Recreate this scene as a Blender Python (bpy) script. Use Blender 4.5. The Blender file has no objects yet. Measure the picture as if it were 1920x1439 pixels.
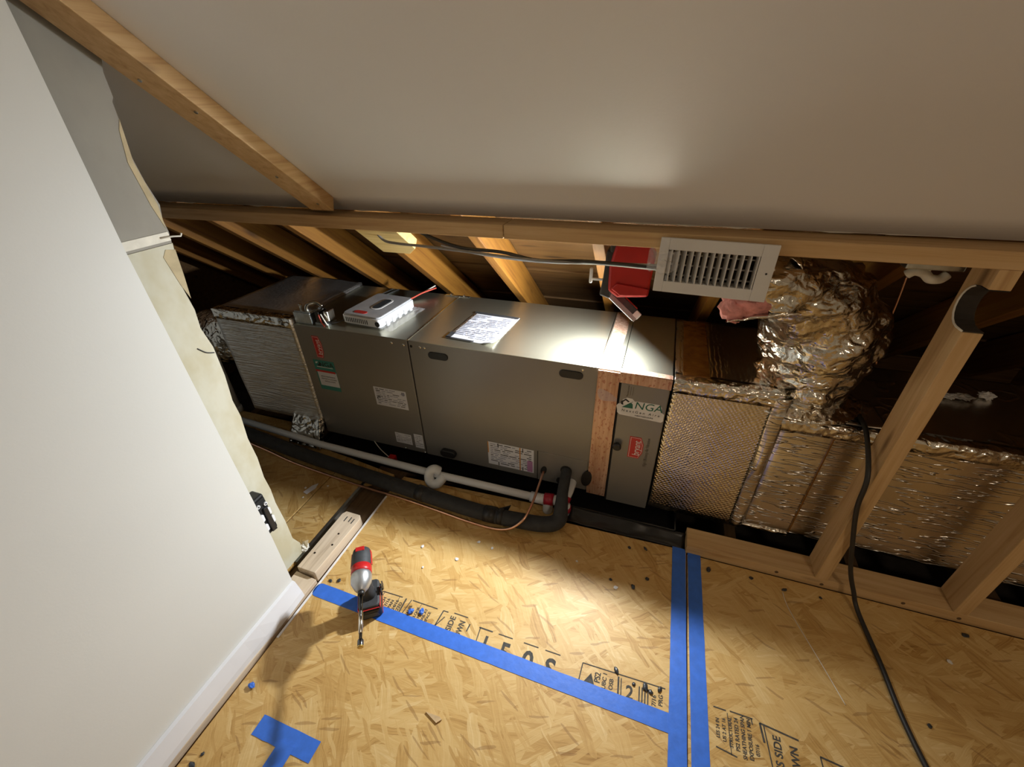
import bpy, bmesh, math, random
from mathutils import Vector, Matrix, noise
random.seed(7)
S = bpy.context.scene
COL = S.collection
PI = math.pi
# ---------------------------------------------------------------- camera
cam_d = bpy.data.cameras.new('camera'); cam = bpy.data.objects.new('camera', cam_d); COL.objects.link(cam)
cam_d.sensor_width = 36.0; cam_d.lens = 795.99 / 1920 * 36.0; cam_d.clip_start = 0.02
yaw, pit, rol = math.radians(-19.806), math.radians(32.452), math.radians(1.591)
fw = Vector((math.sin(yaw)*math.cos(pit), math.cos(yaw)*math.cos(pit), -math.sin(pit)))
rt = Vector((math.cos(yaw), -math.sin(yaw), 0)); dn = fw.cross(rt)
r2 = math.cos(rol)*rt + math.sin(rol)*dn; d2 = -math.sin(rol)*rt + math.cos(rol)*dn
cam.matrix_world = Matrix(((r2.x, -d2.x, -fw.x, 0), (r2.y, -d2.y, -fw.y, 0), (r2.z, -d2.z, -fw.z, 1.41), (0, 0, 0, 1)))
S.camera = cam
# ---------------------------------------------------------------- world and view
w = bpy.data.worlds.new('world'); S.world = w; w.use_nodes = True
w.node_tree.nodes['Background'].inputs[0].default_value = (1.0, 0.85, 0.68, 1)
w.node_tree.nodes['Background'].inputs[1].default_value = 0.02
S.view_settings.view_transform = 'Standard'; S.view_settings.look = 'None'
S.view_settings.gamma = 1.0; S.view_settings.use_curve_mapping = False
S.view_settings.exposure = 0.0
S.cycles.max_bounces = 8; S.cycles.glossy_bounces = 4; S.cycles.transmission_bounces = 4
WORK_POWER = 28.0
ROOM_FILL_POWER = 10.0

# ---------------------------------------------------------------- materials
def new_mat(name):
    m = bpy.data.materials.new(name); m.use_nodes = True
    nt = m.node_tree; b = nt.nodes['Principled BSDF']
    return m, nt, b
def N(nt, t, **kw):
    n = nt.nodes.new(t)
    for k, v in kw.items(): setattr(n, k, v)
    return n
def coords(nt, scale=(1, 1, 1), rot=(0, 0, 0), loc=(0, 0, 0)):
    tc = N(nt, 'ShaderNodeTexCoord'); mp = N(nt, 'ShaderNodeMapping')
    mp.inputs['Scale'].default_value = scale; mp.inputs['Rotation'].default_value = rot; mp.inputs['Location'].default_value = loc
    nt.links.new(tc.outputs['Object'], mp.inputs[0]); return mp.outputs[0]
def ramp(nt, fac, stops):
    r = N(nt, 'ShaderNodeValToRGB'); e = r.color_ramp.elements
    while len(e) < len(stops): e.new(0.5)
    for i, (p, c) in enumerate(stops): e[i].position = p; e[i].color = (*c, 1)
    nt.links.new(fac, r.inputs[0]); return r.outputs[0]
def nz(nt, vec, scale, detail=3, rough=.5, dist=0):
    n = N(nt, 'ShaderNodeTexNoise'); n.inputs['Scale'].default_value = scale; n.inputs['Detail'].default_value = detail
    n.inputs['Roughness'].default_value = rough; n.inputs['Distortion'].default_value = dist
    nt.links.new(vec, n.inputs['Vector']); return n.outputs[0]
def mixc(nt, fac, a, b, mode='MIX'):
    m = N(nt, 'ShaderNodeMix', data_type='RGBA', blend_type=mode)
    for s, v in ((m.inputs[0], fac), (m.inputs[6], a), (m.inputs[7], b)):
        if isinstance(v, (int, float)): s.default_value = v
        elif isinstance(v, tuple): s.default_value = (*v, 1)
        else: nt.links.new(v, s)
    return m.outputs[2]
def mth(nt, op, a, b=0.0):
    m = N(nt, 'ShaderNodeMath', operation=op)
    for s, v in ((m.inputs[0], a), (m.inputs[1], b)):
        if isinstance(v, (int, float)): s.default_value = v
        else: nt.links.new(v, s)
    return m.outputs[0]
def bump(nt, b, h, strength=.3, dist=.01):
    n = N(nt, 'ShaderNodeBump'); n.inputs['Strength'].default_value = strength; n.inputs['Distance'].default_value = dist
    nt.links.new(h, n.inputs['Height']); nt.links.new(n.outputs[0], b.inputs['Normal'])
def plain(name, col, rough=.5, metal=0.0, var=.12, vs=20, bs=0.0, bsc=60, trans=0, alpha=1, bd=.002):
    m, nt, b = new_mat(name)
    v = coords(nt); f = nz(nt, v, vs, 4)
    dark = tuple(c*(1-var) for c in col); lite = tuple(min(1, c*(1+var)) for c in col)
    nt.links.new(ramp(nt, f, [(.3, dark), (.7, lite)]), b.inputs['Base Color'])
    b.inputs['Roughness'].default_value = rough; b.inputs['Metallic'].default_value = metal
    if bs: bump(nt, b, nz(nt, v, bsc, 4), bs, bd)
    if trans: b.inputs['Transmission Weight'].default_value = trans
    if alpha < 1: b.inputs['Alpha'].default_value = alpha
    return m
def wood(name, axis, lite, mid, dark, rough=.6, knots=True):
    m, nt, b = new_mat(name)
    sc = {'x': (1.2, 26, 26), 'y': (26, 1.2, 26), 'z': (26, 26, 1.2)}[axis]
    oi = N(nt, 'ShaderNodeObjectInfo'); tc = N(nt, 'ShaderNodeTexCoord')
    off = N(nt, 'ShaderNodeVectorMath', operation='ADD'); sca = N(nt, 'ShaderNodeVectorMath', operation='SCALE')
    sca.inputs[0].default_value = (7.3, 5.1, 3.7); nt.links.new(oi.outputs['Random'], sca.inputs['Scale'])
    nt.links.new(tc.outputs['Object'], off.inputs[0]); nt.links.new(sca.outputs[0], off.inputs[1])
    mp = N(nt, 'ShaderNodeMapping'); mp.inputs['Scale'].default_value = sc; nt.links.new(off.outputs[0], mp.inputs[0])
    g = nz(nt, mp.outputs[0], 2.2, 5, .6, .6)
    c = ramp(nt, g, [(.28, dark), (.48, mid), (.75, lite)])
    big = nz(nt, off.outputs[0], 5, 2); c = mixc(nt, mth(nt, 'MULTIPLY', big, .45), c, mid)
    if knots:
        ks = {'x': (5, 20, 20), 'y': (20, 5, 20), 'z': (20, 20, 5)}[axis]
        mk = N(nt, 'ShaderNodeMapping'); mk.inputs['Scale'].default_value = ks; nt.links.new(off.outputs[0], mk.inputs[0])
        v = N(nt, 'ShaderNodeTexVoronoi'); v.inputs['Scale'].default_value = .55; nt.links.new(mk.outputs[0], v.inputs['Vector'])
        k = ramp(nt, v.outputs['Distance'], [(.06, (1, 1, 1)), (.17, (0, 0, 0))])
        c = mixc(nt, mth(nt, 'MULTIPLY', k, .75), c, tuple(x*.35 for x in dark))
    nt.links.new(c, b.inputs['Base Color']); b.inputs['Roughness'].default_value = rough
    bump(nt, b, g, .12, .002)
    return m
def osb_mat(name, tint=1.0, sc=1.0):
    m, nt, b = new_mat(name)
    base = coords(nt); warp = N(nt, 'ShaderNodeTexNoise'); warp.inputs['Scale'].default_value = 9; warp.inputs['Detail'].default_value = 2
    nt.links.new(base, warp.inputs['Vector'])
    wv = N(nt, 'ShaderNodeVectorMath', operation='SCALE'); wv.inputs['Scale'].default_value = .03
    nt.links.new(warp.outputs['Color'], wv.inputs[0])
    ad = N(nt, 'ShaderNodeVectorMath', operation='ADD'); nt.links.new(base, ad.inputs[0]); nt.links.new(wv.outputs[0], ad.inputs[1])
    s2 = N(nt, 'ShaderNodeVectorMath', operation='SCALE'); s2.inputs['Scale'].default_value = -.035; nt.links.new(warp.outputs['Color'], s2.inputs[0])
    ad2 = N(nt, 'ShaderNodeVectorMath', operation='ADD'); nt.links.new(base, ad2.inputs[0]); nt.links.new(s2.outputs[0], ad2.inputs[1])
    pal = [(p_, (r_*tint, g_*tint, b_*tint)) for p_, r_, g_, b_ in ((0.0, .26, .125, .030), (.18, .46, .262, .075), (.45, .575, .36, .125), (.75, .64, .43, .172), (1.0, .74, .56, .285))]
    c = None; hgt = None; rr = random.Random(21)
    lay = [(-20, 4, 13, -1)] + [(rr.uniform(-75, 75) if k % 3 else rr.uniform(-35, 10), rr.uniform(5, 9), rr.uniform(24, 60), rr.uniform(.45, .66)) for k in range(6)] + [(40, 10, 85, .72)]
    for i, (ang, lx, ly, thr) in enumerate(lay):
        mp = N(nt, 'ShaderNodeMapping'); mp.inputs['Rotation'].default_value = (0, 0, math.radians(ang)); mp.inputs['Location'].default_value = (i*1.7, i*.9, 0)
        nt.links.new(ad.outputs[0] if i % 2 else ad2.outputs[0], mp.inputs[0])
        m2 = N(nt, 'ShaderNodeMapping'); m2.inputs['Scale'].default_value = (lx*sc, ly*sc, 1); nt.links.new(mp.outputs[0], m2.inputs[0])
        v = N(nt, 'ShaderNodeTexVoronoi', voronoi_dimensions='2D'); v.inputs['Scale'].default_value = 1.0
        nt.links.new(m2.outputs[0], v.inputs['Vector'])
        sp = N(nt, 'ShaderNodeSeparateColor'); nt.links.new(v.outputs['Color'], sp.inputs[0])
        m3 = N(nt, 'ShaderNodeMapping'); m3.inputs['Scale'].default_value = (.9, 5, 1); nt.links.new(m2.outputs[0], m3.inputs[0])
        g = nz(nt, m3.outputs[0], 1.4, 4, .7)
        val = mth(nt, 'ADD', mth(nt, 'MULTIPLY', sp.outputs[0], .6), mth(nt, 'MULTIPLY', mth(nt, 'SUBTRACT', g, .34), 1.2))
        lc = ramp(nt, val, pal)
        if c is None: c = lc; hgt = sp.outputs[0]
        else:
            ed = mth(nt, 'LESS_THAN', v.outputs['Distance'], rr.uniform(.42, .6))
            k = mth(nt, 'MULTIPLY', mth(nt, 'GREATER_THAN', sp.outputs[1], thr), ed)
            c = mixc(nt, mth(nt, 'MULTIPLY', k, .8), c, lc)
            hgt = mth(nt, 'ADD', mth(nt, 'MULTIPLY', hgt, .8), mth(nt, 'MULTIPLY', mth(nt, 'MULTIPLY', k, sp.outputs[2]), .5))
    # thin dark strand ends
    for ang, s in ((-20, (14, 110, 1)), (28, (12, 120, 1))):
        mp = N(nt, 'ShaderNodeMapping'); mp.inputs['Rotation'].default_value = (0, 0, math.radians(ang)); nt.links.new(ad.outputs[0], mp.inputs[0])
        m2 = N(nt, 'ShaderNodeMapping'); m2.inputs['Scale'].default_value = s; nt.links.new(mp.outputs[0], m2.inputs[0])
        v = N(nt, 'ShaderNodeTexVoronoi', voronoi_dimensions='2D'); v.inputs['Scale'].default_value = 1.0; nt.links.new(m2.outputs[0], v.inputs['Vector'])
        sp = N(nt, 'ShaderNodeSeparateColor'); nt.links.new(v.outputs['Color'], sp.inputs[0])
        k = mth(nt, 'MULTIPLY', mth(nt, 'GREATER_THAN', sp.outputs[0], .965), mth(nt, 'LESS_THAN', v.outputs['Distance'], .42))
        c = mixc(nt, mth(nt, 'MULTIPLY', k, .45), c, (.24*tint, .115*tint, .035*tint))
    nt.links.new(c, b.inputs['Base Color']); b.inputs['Roughness'].default_value = .48
    b.inputs['Specular IOR Level'].default_value = .35
    bump(nt, b, hgt, .22, .0025)
    return m
def foil_mat(name, kind, col=(.82, .80, .75), rough=.2):
    m, nt, b = new_mat(name)
    b.inputs['Metallic'].default_value = 1.0; b.inputs['Roughness'].default_value = rough
    v = coords(nt); big = nz(nt, v, 6, 3)
    nt.links.new(ramp(nt, big, [(.3, tuple(c*.82 for c in col)), (.7, col)]), b.inputs['Base Color'])
    if kind == 'ripple':
        h = nz(nt, coords(nt, (7, 7, 130)), 1.0, 3, .6, .4)
        h2 = nz(nt, coords(nt, (60, 60, 90)), 1.0, 3)
        h = mth(nt, 'ADD', h, mth(nt, 'MULTIPLY', h2, .35))
        bump(nt, b, h, 1.0, .006)
    elif kind == 'quilt':
        wv = N(nt, 'ShaderNodeTexWave'); wv.inputs['Scale'].default_value = 26; wv.inputs['Distortion'].default_value = 5; wv.inputs['Detail'].default_value = 2
        nt.links.new(coords(nt, (1, 1, 1), (0, .7, 0)), wv.inputs['Vector'])
        w2 = N(nt, 'ShaderNodeTexWave'); w2.inputs['Scale'].default_value = 33; w2.inputs['Distortion'].default_value = 5; w2.inputs['Detail'].default_value = 2
        nt.links.new(coords(nt, (1, 1, 1), (0, -.9, 0)), w2.inputs['Vector'])
        h = mth(nt, 'ADD', mth(nt, 'MULTIPLY', wv.outputs['Fac'], .5), mth(nt, 'MULTIPLY', w2.outputs['Fac'], .5))
        h = mth(nt, 'ADD', h, mth(nt, 'MULTIPLY', nz(nt, coords(nt, (4, 4, 20)), 1, 3), 1.6))
        bump(nt, b, h, .34, .004)
    elif kind == 'seam':
        n1 = nz(nt, coords(nt, (9, 9, 75)), 1.0, 1, .5, .1)
        line = mth(nt, 'SUBTRACT', 1.0, mth(nt, 'MINIMUM', mth(nt, 'MULTIPLY', mth(nt, 'ABSOLUTE', mth(nt, 'SUBTRACT', n1, .56)), 26.0), 1.0))
        brk = nz(nt, coords(nt, (70, 70, 20)), 1.0, 2)
        line = mth(nt, 'MULTIPLY', line, mth(nt, 'ADD', .4, brk))
        soft = nz(nt, coords(nt, (1.2, 1.2, 1.2)), 9, 4)
        bump(nt, b, mth(nt, 'ADD', mth(nt, 'MULTIPLY', line, .8), mth(nt, 'MULTIPLY', soft, .5)), .75, .006)
    else:
        vo = N(nt, 'ShaderNodeTexVoronoi', feature='SMOOTH_F1'); vo.inputs['Scale'].default_value = 1.0
        wn = N(nt, 'ShaderNodeTexNoise'); wn.inputs['Scale'].default_value = 14; nt.links.new(v, wn.inputs['Vector'])
        sc = N(nt, 'ShaderNodeVectorMath', operation='SCALE'); sc.inputs['Scale'].default_value = .09; nt.links.new(wn.outputs['Color'], sc.inputs[0])
        ad = N(nt, 'ShaderNodeVectorMath', operation='ADD'); nt.links.new(v, ad.inputs[0]); nt.links.new(sc.outputs[0], ad.inputs[1])
        mp = N(nt, 'ShaderNodeMapping'); mp.inputs['Scale'].default_value = (26, 26, 55); mp.inputs['Rotation'].default_value = (.2, .3, .3)
        nt.links.new(ad.outputs[0], mp.inputs[0]); nt.links.new(mp.outputs[0], vo.inputs['Vector'])
        bump(nt, b, mth(nt, 'ADD', vo.outputs['Distance'], mth(nt, 'MULTIPLY', nz(nt, v, 60, 3), .3)), .8, .012)
    return m
def tape_print():
    m, nt, b = new_mat('printed_copper_foil_tape')
    v = coords(nt); f = nz(nt, coords(nt, (60, 60, 3)), 1, 4, .6)
    c = ramp(nt, f, [(.3, (.42, .23, .14)), (.5, (.60, .39, .28)), (.75, (.76, .57, .44))])
    p = nz(nt, coords(nt, (110, 110, 60)), 1, 2)
    c = mixc(nt, mth(nt, 'MULTIPLY', mth(nt, 'GREATER_THAN', p, .60), .6), c, (.36, .11, .07))
    q = nz(nt, v, 7, 1)
    c = mixc(nt, mth(nt, 'MULTIPLY', mth(nt, 'GREATER_THAN', q, .62), .45), c, (.38, .38, .50))
    nt.links.new(c, b.inputs['Base Color']); b.inputs['Metallic'].default_value = .5; b.inputs['Roughness'].default_value = .36
    bump(nt, b, nz(nt, v, 30, 4), .25, .003)
    return m
def drywall_torn(name, a, bcol):
    m, nt, b = new_mat(name); v = coords(nt)
    f = nz(nt, coords(nt, (3, 3, 2)), 2.5, 4, .6)
    nt.links.new(ramp(nt, f, [(.42, a), (.62, bcol)]), b.inputs['Base Color']); b.inputs['Roughness'].default_value = .85
    return m

MT = {}
MT['paint'] = plain('white_wall_paint', (.72, .72, .68), .5, 0, .015, 3, .05, 220)
MT['ceil'] = plain('white_ceiling_paint', (.79, .785, .785), .36, 0, .012, 3, .16, 160, bd=.001)
MT['base'] = plain('white_baseboard_paint', (.76, .76, .78), .4, 0, .03, 8)
MT['paper'] = drywall_torn('grey_drywall_backing', (.33, .31, .265), (.30, .28, .24))
MT['cream'] = drywall_torn('cream_drywall_backing', (.60, .575, .46), (.52, .47, .32))
MT['gyp'] = plain('gypsum', (.78, .74, .64), .9, 0, .1, 30, .3, 80)
MT['torn'] = plain('torn_brown_paper', (.50, .41, .25), .9, 0, .2, 18)
MT['osb'] = osb_mat('oriented_strand_board')
MT['osb2'] = osb_mat('oriented_strand_board_old', .82)
P = ((.70, .49, .26), (.57, .365, .165), (.39, .215, .08))
for ax in 'xyz': MT['pine_'+ax] = wood('pine_lumber_'+ax, ax, *P)
MT['pale_y'] = wood('pale_weathered_pine', 'y', (.74, .62, .47), (.64, .51, .37), (.42, .31, .21))
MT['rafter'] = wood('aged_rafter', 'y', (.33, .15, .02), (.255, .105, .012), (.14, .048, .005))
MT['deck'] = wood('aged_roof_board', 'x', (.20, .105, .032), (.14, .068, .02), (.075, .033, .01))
MT['dark'] = plain('dark_insulation_and_shade', (.035, .027, .02), .95, 0, .4, 12)  # attic insulation; also the painted dark in the notch and behind the register
MT['joist'] = wood('old_joist', 'y', (.16, .10, .05), (.11, .065, .03), (.06, .03, .014))
MT['tapeb'] = plain('blue_painters_tape', (.035, .15, .62), .5, 0, .1, 40, .25, 70)
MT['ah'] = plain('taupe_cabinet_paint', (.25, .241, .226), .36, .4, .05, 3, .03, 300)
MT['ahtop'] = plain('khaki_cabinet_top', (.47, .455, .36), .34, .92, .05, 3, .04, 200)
MT['gap'] = plain('black_gap', (.008, .008, .008), .8)
MT['black'] = plain('black_plastic', (.013, .013, .014), .42)
MT['pan'] = plain('black_pan_plastic', (.010, .010, .011), .3, 0, .2, 5, .1, 9)
MT['foam'] = plain('black_pipe_foam', (.028, .029, .031), .8, 0, .2, 40, .3, 150)
MT['grey'] = plain('grey_plastic', (.30, .31, .32), .45)
MT['lgrey'] = plain('light_grey_plastic', (.42, .43, .45), .4)
MT['white'] = plain('white_plastic', (.80, .81, .83), .35, 0, .03)
MT['reg'] = plain('register_white_enamel', (.70, .685, .66), .38, 0, .02)
MT['pvc'] = plain('white_pvc', (.72, .74, .76), .3, 0, .03)
MT['primer'] = plain('red_pvc_primer', (.36, .012, .03), .4, 0, .25, 60)
MT['copper'] = plain('copper_tube', (.86, .50, .34), .28, 1.0, .1, 30)
MT['galv'] = plain('galvanized_steel', (.62, .66, .66), .3, 1.0, .15, 40)
MT['chrome'] = plain('bright_screw_steel', (.85, .82, .75), .2, 1.0)
MT['cable'] = plain('grey_cable_jacket', (.18, .18, .19), .5)
MT['cableb'] = plain('black_cable_jacket', (.02, .018, .016), .5)
MT['red'] = plain('red_plastic', (.50, .018, .018), .35, 0, .1)
MT['redb'] = plain('red_badge', (.55, .03, .03), .4, 0, .05)
MT['teal'] = plain('teal_print', (.03, .22, .19), .4, 0, .06)
MT['label'] = plain('white_label_paper', (.66, .67, .72), .5, 0, .03)
MT['ink'] = plain('black_ink', (.03, .03, .032), .7)
MT['inkg'] = plain('grey_ink', (.27, .28, .36), .7)
MT['stamp'] = plain('osb_stamp_ink', (.055, .05, .042), .8, 0, .5, 60)
MT['inkw'] = plain('white_ink', (.80, .78, .76), .6)
MT['inkn'] = plain('green_ink', (.02, .15, .10), .6)
MT['inkp'] = plain('purple_ink', (.42, .2, .38), .6)
MT['inko'] = plain('orange_ink', (.55, .24, .05), .6)
MT['inkf'] = plain('faded_bronze_ink', (.12, .10, .07), .6)
MT['copytape'] = tape_print()
MT['amber'] = plain('amber_packing_tape', (.22, .095, .018), .2, .3, .25, 25, .6, 40, bd=.006)
MT['ripple'] = foil_mat('foil_rippled', 'ripple', (.86, .85, .82), .40)
MT['quilt'] = foil_mat('foil_quilted', 'quilt', (.84, .79, .68), .24)
MT['seam'] = foil_mat('foil_stitched', 'seam', (.80, .76, .70), .26)
MT['crumple'] = foil_mat('foil_crumpled', 'crumple', (.86, .83, .76), .17)
MT['pink'] = plain('pink_fibreglass', (.72, .30, .27), .95, 0, .3, 30, .8, 60, bd=.01)
MT['brass'] = plain('brass_ring', (.75, .55, .2), .3, 1.0)
MT['steel'] = plain('dark_bit_steel', (.12, .12, .12), .25, 1.0)
MT['nose'] = plain('cast_aluminium', (.50, .51, .52), .38, .8, .08, 50)
MT['driver'] = plain('driver_black_rubber', (.04, .042, .045), .6, 0, .2, 60)
MT['fluff'] = plain('white_fibreglass', (.7, .68, .65), .95, 0, .2, 40, .6, 80, bd=.01)
MT['foamw'] = plain('cream_foam', (.72, .67, .55), .7, 0, .1, 40)
MT['glue'] = plain('dark_glue', (.03, .032, .035), .35, 0, .3, 90)
MT['chip'] = plain('wood_chip', (.55, .38, .2), .8, 0, .2, 40)
MT['dust'] = plain('drywall_dust', (.74, .72, .70), .9, 0, .1, 30, .4, 90)
MT['wirew'] = plain('white_wire', (.7, .68, .6), .5)
MT['wirer'] = plain('red_wire', (.5, .06, .03), .5)
m, nt, b = new_mat('clear_film'); b.inputs['Base Color'].default_value = (.85, .85, .87, 1); b.inputs['Roughness'].default_value = .12
b.inputs['Alpha'].default_value = .28; bump(nt, b, nz(nt, coords(nt), 55, 4), .8, .01); MT['film'] = m
m, nt, b = new_mat('lit_led_lens'); b.inputs['Emission Color'].default_value = (1, .98, .94, 1); b.inputs['Emission Strength'].default_value = 14; MT['led'] = m
m, nt, b = new_mat('fill_lamp_glow'); b.inputs['Emission Color'].default_value = (1, .8, .55, 1); b.inputs['Emission Strength'].default_value = 2; MT['lampg'] = m  # glow of the added fill lamp
m, nt, b = new_mat('control_display'); b.inputs['Base Color'].default_value = (.05, .06, .07, 1); b.inputs['Roughness'].default_value = .1; MT['disp'] = m

# ---------------------------------------------------------------- mesh helpers
ORG = {}
def tag(o, label, cat, group=None):
    o['label'] = label; o['category'] = cat
    if group: o['group'] = group
    return o
def thing(name, label, cat, loc=(0, 0, 0), rot=None, group=None):
    """Empty at the base of a thing. rot given: its parts are written in local coordinates."""
    o = bpy.data.objects.new(name, None); COL.objects.link(o); o.location = loc; o.empty_display_size = .05
    if rot is not None: o.rotation_euler = rot; ORG[o] = Vector((0, 0, 0))
    else: ORG[o] = Vector(loc)
    return tag(o, label, cat, group)
def struct(name, loc=(0, 0, 0)):
    o = bpy.data.objects.new(name, None); COL.objects.link(o); o.location = loc; o['kind'] = 'structure'; ORG[o] = Vector(loc); return o
class MB:
    def __init__(s): s.v = []; s.f = []
    def add(s, vs, fs):
        n = len(s.v); s.v += [Vector(p) for p in vs]; s.f += [tuple(i+n for i in f) for f in fs]; return s
    def box(s, x0, x1, y0, y1, z0, z1):
        return s.add([(x0, y0, z0), (x1, y0, z0), (x1, y1, z0), (x0, y1, z0), (x0, y0, z1), (x1, y0, z1), (x1, y1, z1), (x0, y1, z1)],
                     [(3, 2, 1, 0), (4, 5, 6, 7), (0, 1, 5, 4), (1, 2, 6, 5), (2, 3, 7, 6), (3, 0, 4, 7)])
    def prism(s, pts, d):
        """pts: closed 3-D outline, d: extrusion vector"""
        pts = [Vector(p) for p in pts]; d = Vector(d); n = len(pts)
        nrm = Vector((0, 0, 0))
        for i in range(n): nrm += pts[i].cross(pts[(i+1) % n])
        if nrm.dot(d) > 0: pts = pts[::-1]
        return s.add(pts + [p+d for p in pts], [tuple(range(n)), tuple(range(2*n-1, n-1, -1))] + [(i, i+n, (i+1) % n+n, (i+1) % n) for i in range(n)])
    def tube(s, path, r, seg=12, cap=True, squash=None):
        path = [Vector(p) for p in path]; rs = r if isinstance(r, (list, tuple)) else [r]*len(path)
        rings = []; t0 = (path[1]-path[0]).normalized(); up = Vector((0, 0, 1)) if abs(t0.z) < .9 else Vector((0, 1, 0))
        a = t0.cross(up).normalized()
        for i, p in enumerate(path):
            t = (path[min(i+1, len(path)-1)]-path[max(i-1, 0)]).normalized()
            a = (a - t*a.dot(t)).normalized(); bb = t.cross(a)
            rings.append([p + (a*math.cos(k*2*PI/seg) + bb*math.sin(k*2*PI/seg))*rs[i] for k in range(seg)])
        vs = [q for rg in rings for q in rg]; fs = []
        for i in range(len(path)-1):
            for k in range(seg):
                k2 = (k+1) % seg; fs.append((i*seg+k, i*seg+k2, (i+1)*seg+k2, (i+1)*seg+k))
        if cap: fs += [tuple(range(seg-1, -1, -1)), tuple(range((len(path)-1)*seg, len(path)*seg))]
        return s.add(vs, fs)
    def lathe(s, c, axis, prof, seg=20):
        """prof: (distance along axis, radius)"""
        c = Vector(c); ax = Vector(axis).normalized()
        return s.tube([c+ax*h for h, _ in prof], [max(r, 1e-4) for _, r in prof], seg)
    def grid(s, fn, nu, nv):
        vs = [fn(i/nu, j/nv) for i in range(nu+1) for j in range(nv+1)]
        return s.add(vs, [(i*(nv+1)+j, (i+1)*(nv+1)+j, (i+1)*(nv+1)+j+1, i*(nv+1)+j+1) for i in range(nu) for j in range(nv)])
    def build(s, name, mat, parent=None, bevel=0, smooth=False, rot=None, sub=0, solid=0, at=None, bseg=2):
        lo = Vector([min(p[i] for p in s.v) for i in range(3)]); hi = Vector([max(p[i] for p in s.v) for i in range(3)])
        c = Vector(at) if at is not None else Vector(((lo.x+hi.x)/2, (lo.y+hi.y)/2, lo.z))
        me = bpy.data.meshes.new(name); me.from_pydata([p-c for p in s.v], [], s.f)
        me.validate(); me.update()
        o = bpy.data.objects.new(name, me); COL.objects.link(o)
        o.data.materials.append(MT[mat] if isinstance(mat, str) else mat)
        if smooth:
            for p in me.polygons: p.use_smooth = True
        o.location = c - (ORG[parent] if parent else Vector((0, 0, 0))); ORG[o] = c
        if rot: o.rotation_euler = rot
        if parent: o.parent = parent
        if solid:
            md = o.modifiers.new('solid', 'SOLIDIFY'); md.thickness = solid; md.offset = 0
        if bevel:
            md = o.modifiers.new('bevel', 'BEVEL'); md.width = bevel; md.segments = bseg; md.limit_method = 'ANGLE'; md.angle_limit = math.radians(40)
        if sub:
            md = o.modifiers.new('sub', 'SUBSURF'); md.levels = sub; md.render_levels = sub
        return o
def copy_part(src, parent, at):
    o = src.copy(); COL.objects.link(o); o.parent = parent; c = Vector(at); o.location = c - ORG[parent]; ORG[o] = c
    return o
def box(name, mat, parent, x0, x1, y0, y1, z0, z1, bevel=0, **k):
    return MB().box(x0, x1, y0, y1, z0, z1).build(name, mat, parent, bevel, **k)
def spline(pts, n=8):
    pts = [Vector(p) for p in pts]; out = []
    for i in range(len(pts)-1):
        p0, p1, p2, p3 = pts[max(i-1, 0)], pts[i], pts[i+1], pts[min(i+2, len(pts)-1)]
        for k in range(n):
            t = k/n
            out.append(.5*((2*p1) + (p2-p0)*t + (2*p0-5*p1+4*p2-p3)*t*t + (3*p1-p0-3*p2+p3)*t**3))
    out.append(pts[-1]); return out
def struct1(o): o['kind'] = 'structure'; return o
DG = None
def text(name, s, size, mat, parent, pos, u, v, sx=1.0, shear=0.0, align='CENTER', extr=.0002, bold=0):
    cu = bpy.data.curves.new('t', 'FONT'); cu.body = s; cu.size = size; cu.align_x = align; cu.align_y = 'CENTER'; cu.shear = shear; cu.extrude = extr; cu.resolution_u = 3; cu.offset = bold
    ob = bpy.data.objects.new('t', cu); COL.objects.link(ob)
    dg = bpy.context.evaluated_depsgraph_get(); me = bpy.data.meshes.new_from_object(ob.evaluated_get(dg))
    bpy.data.objects.remove(ob); bpy.data.curves.remove(cu)
    u = Vector(u); v = Vector(v); n = u.cross(v)
    M3 = Matrix((u*sx, v, n)).transposed().to_4x4()
    me.transform(M3); me.name = name
    o = bpy.data.objects.new(name, me); COL.objects.link(o); me.materials.clear(); me.materials.append(MT[mat])
    c = Vector(pos); o.location = c - ORG[parent]; o.parent = parent; ORG[o] = c
    return o
X, Y, Z = Vector((1, 0, 0)), Vector((0, 1, 0)), Vector((0, 0, 1))

# ================================================================ STRUCTURE
SL = .8
def ceil_z(y): return 1.15 + SL*(1.24-y)
RZ = 2.18; Y0 = 1.24-(RZ-1.15)/SL
# --- sloped and flat ceiling
ceiling = struct('ceiling', (0, 0, 1.15))
MB().prism([(-3.0, 1.235, ceil_z(1.235)), (-3.0, Y0, RZ), (-3.0, Y0, RZ+.016), (-3.0, 1.235, ceil_z(1.235)+.016)], (5.6, 0, 0)).build('sloped_panel', 'ceil', ceiling)
box('flat_panel', 'ceil', ceiling, -3.0, 2.6, -2.6, Y0, RZ, RZ+.016)
# torn paper edge along the bottom of the drywall
mb = MB(); n = 90
pts = []
for i in range(n+1):
    x = -1.95 + i*(3.6/n); pts.append((x, 1.2335, ceil_z(1.2335) + .002 - abs(noise.noise(Vector((x*9, 0, 0))))*.010))
top = [(p[0], p[1]-.002, ceil_z(p[1])+.012) for p in pts]
mb.add(pts+top, [(i, i+1, n+2+i, n+1+i) for i in range(n)]).build('torn_edge', 'gyp', ceiling, solid=.002)
# --- walls out of the picture
struct1(box('wall_right', 'paint', None, 2.6, 2.7, -2.7, 1.24, -.02, RZ+.05))
struct1(box('wall_rear', 'paint', None, -3.1, 2.7, -2.7, -2.6, -.02, RZ+.05))
struct1(box('wall_far_room', 'paint', None, -3.1, -3.0, -2.6, 1.24, -.02, RZ+.05))
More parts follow.
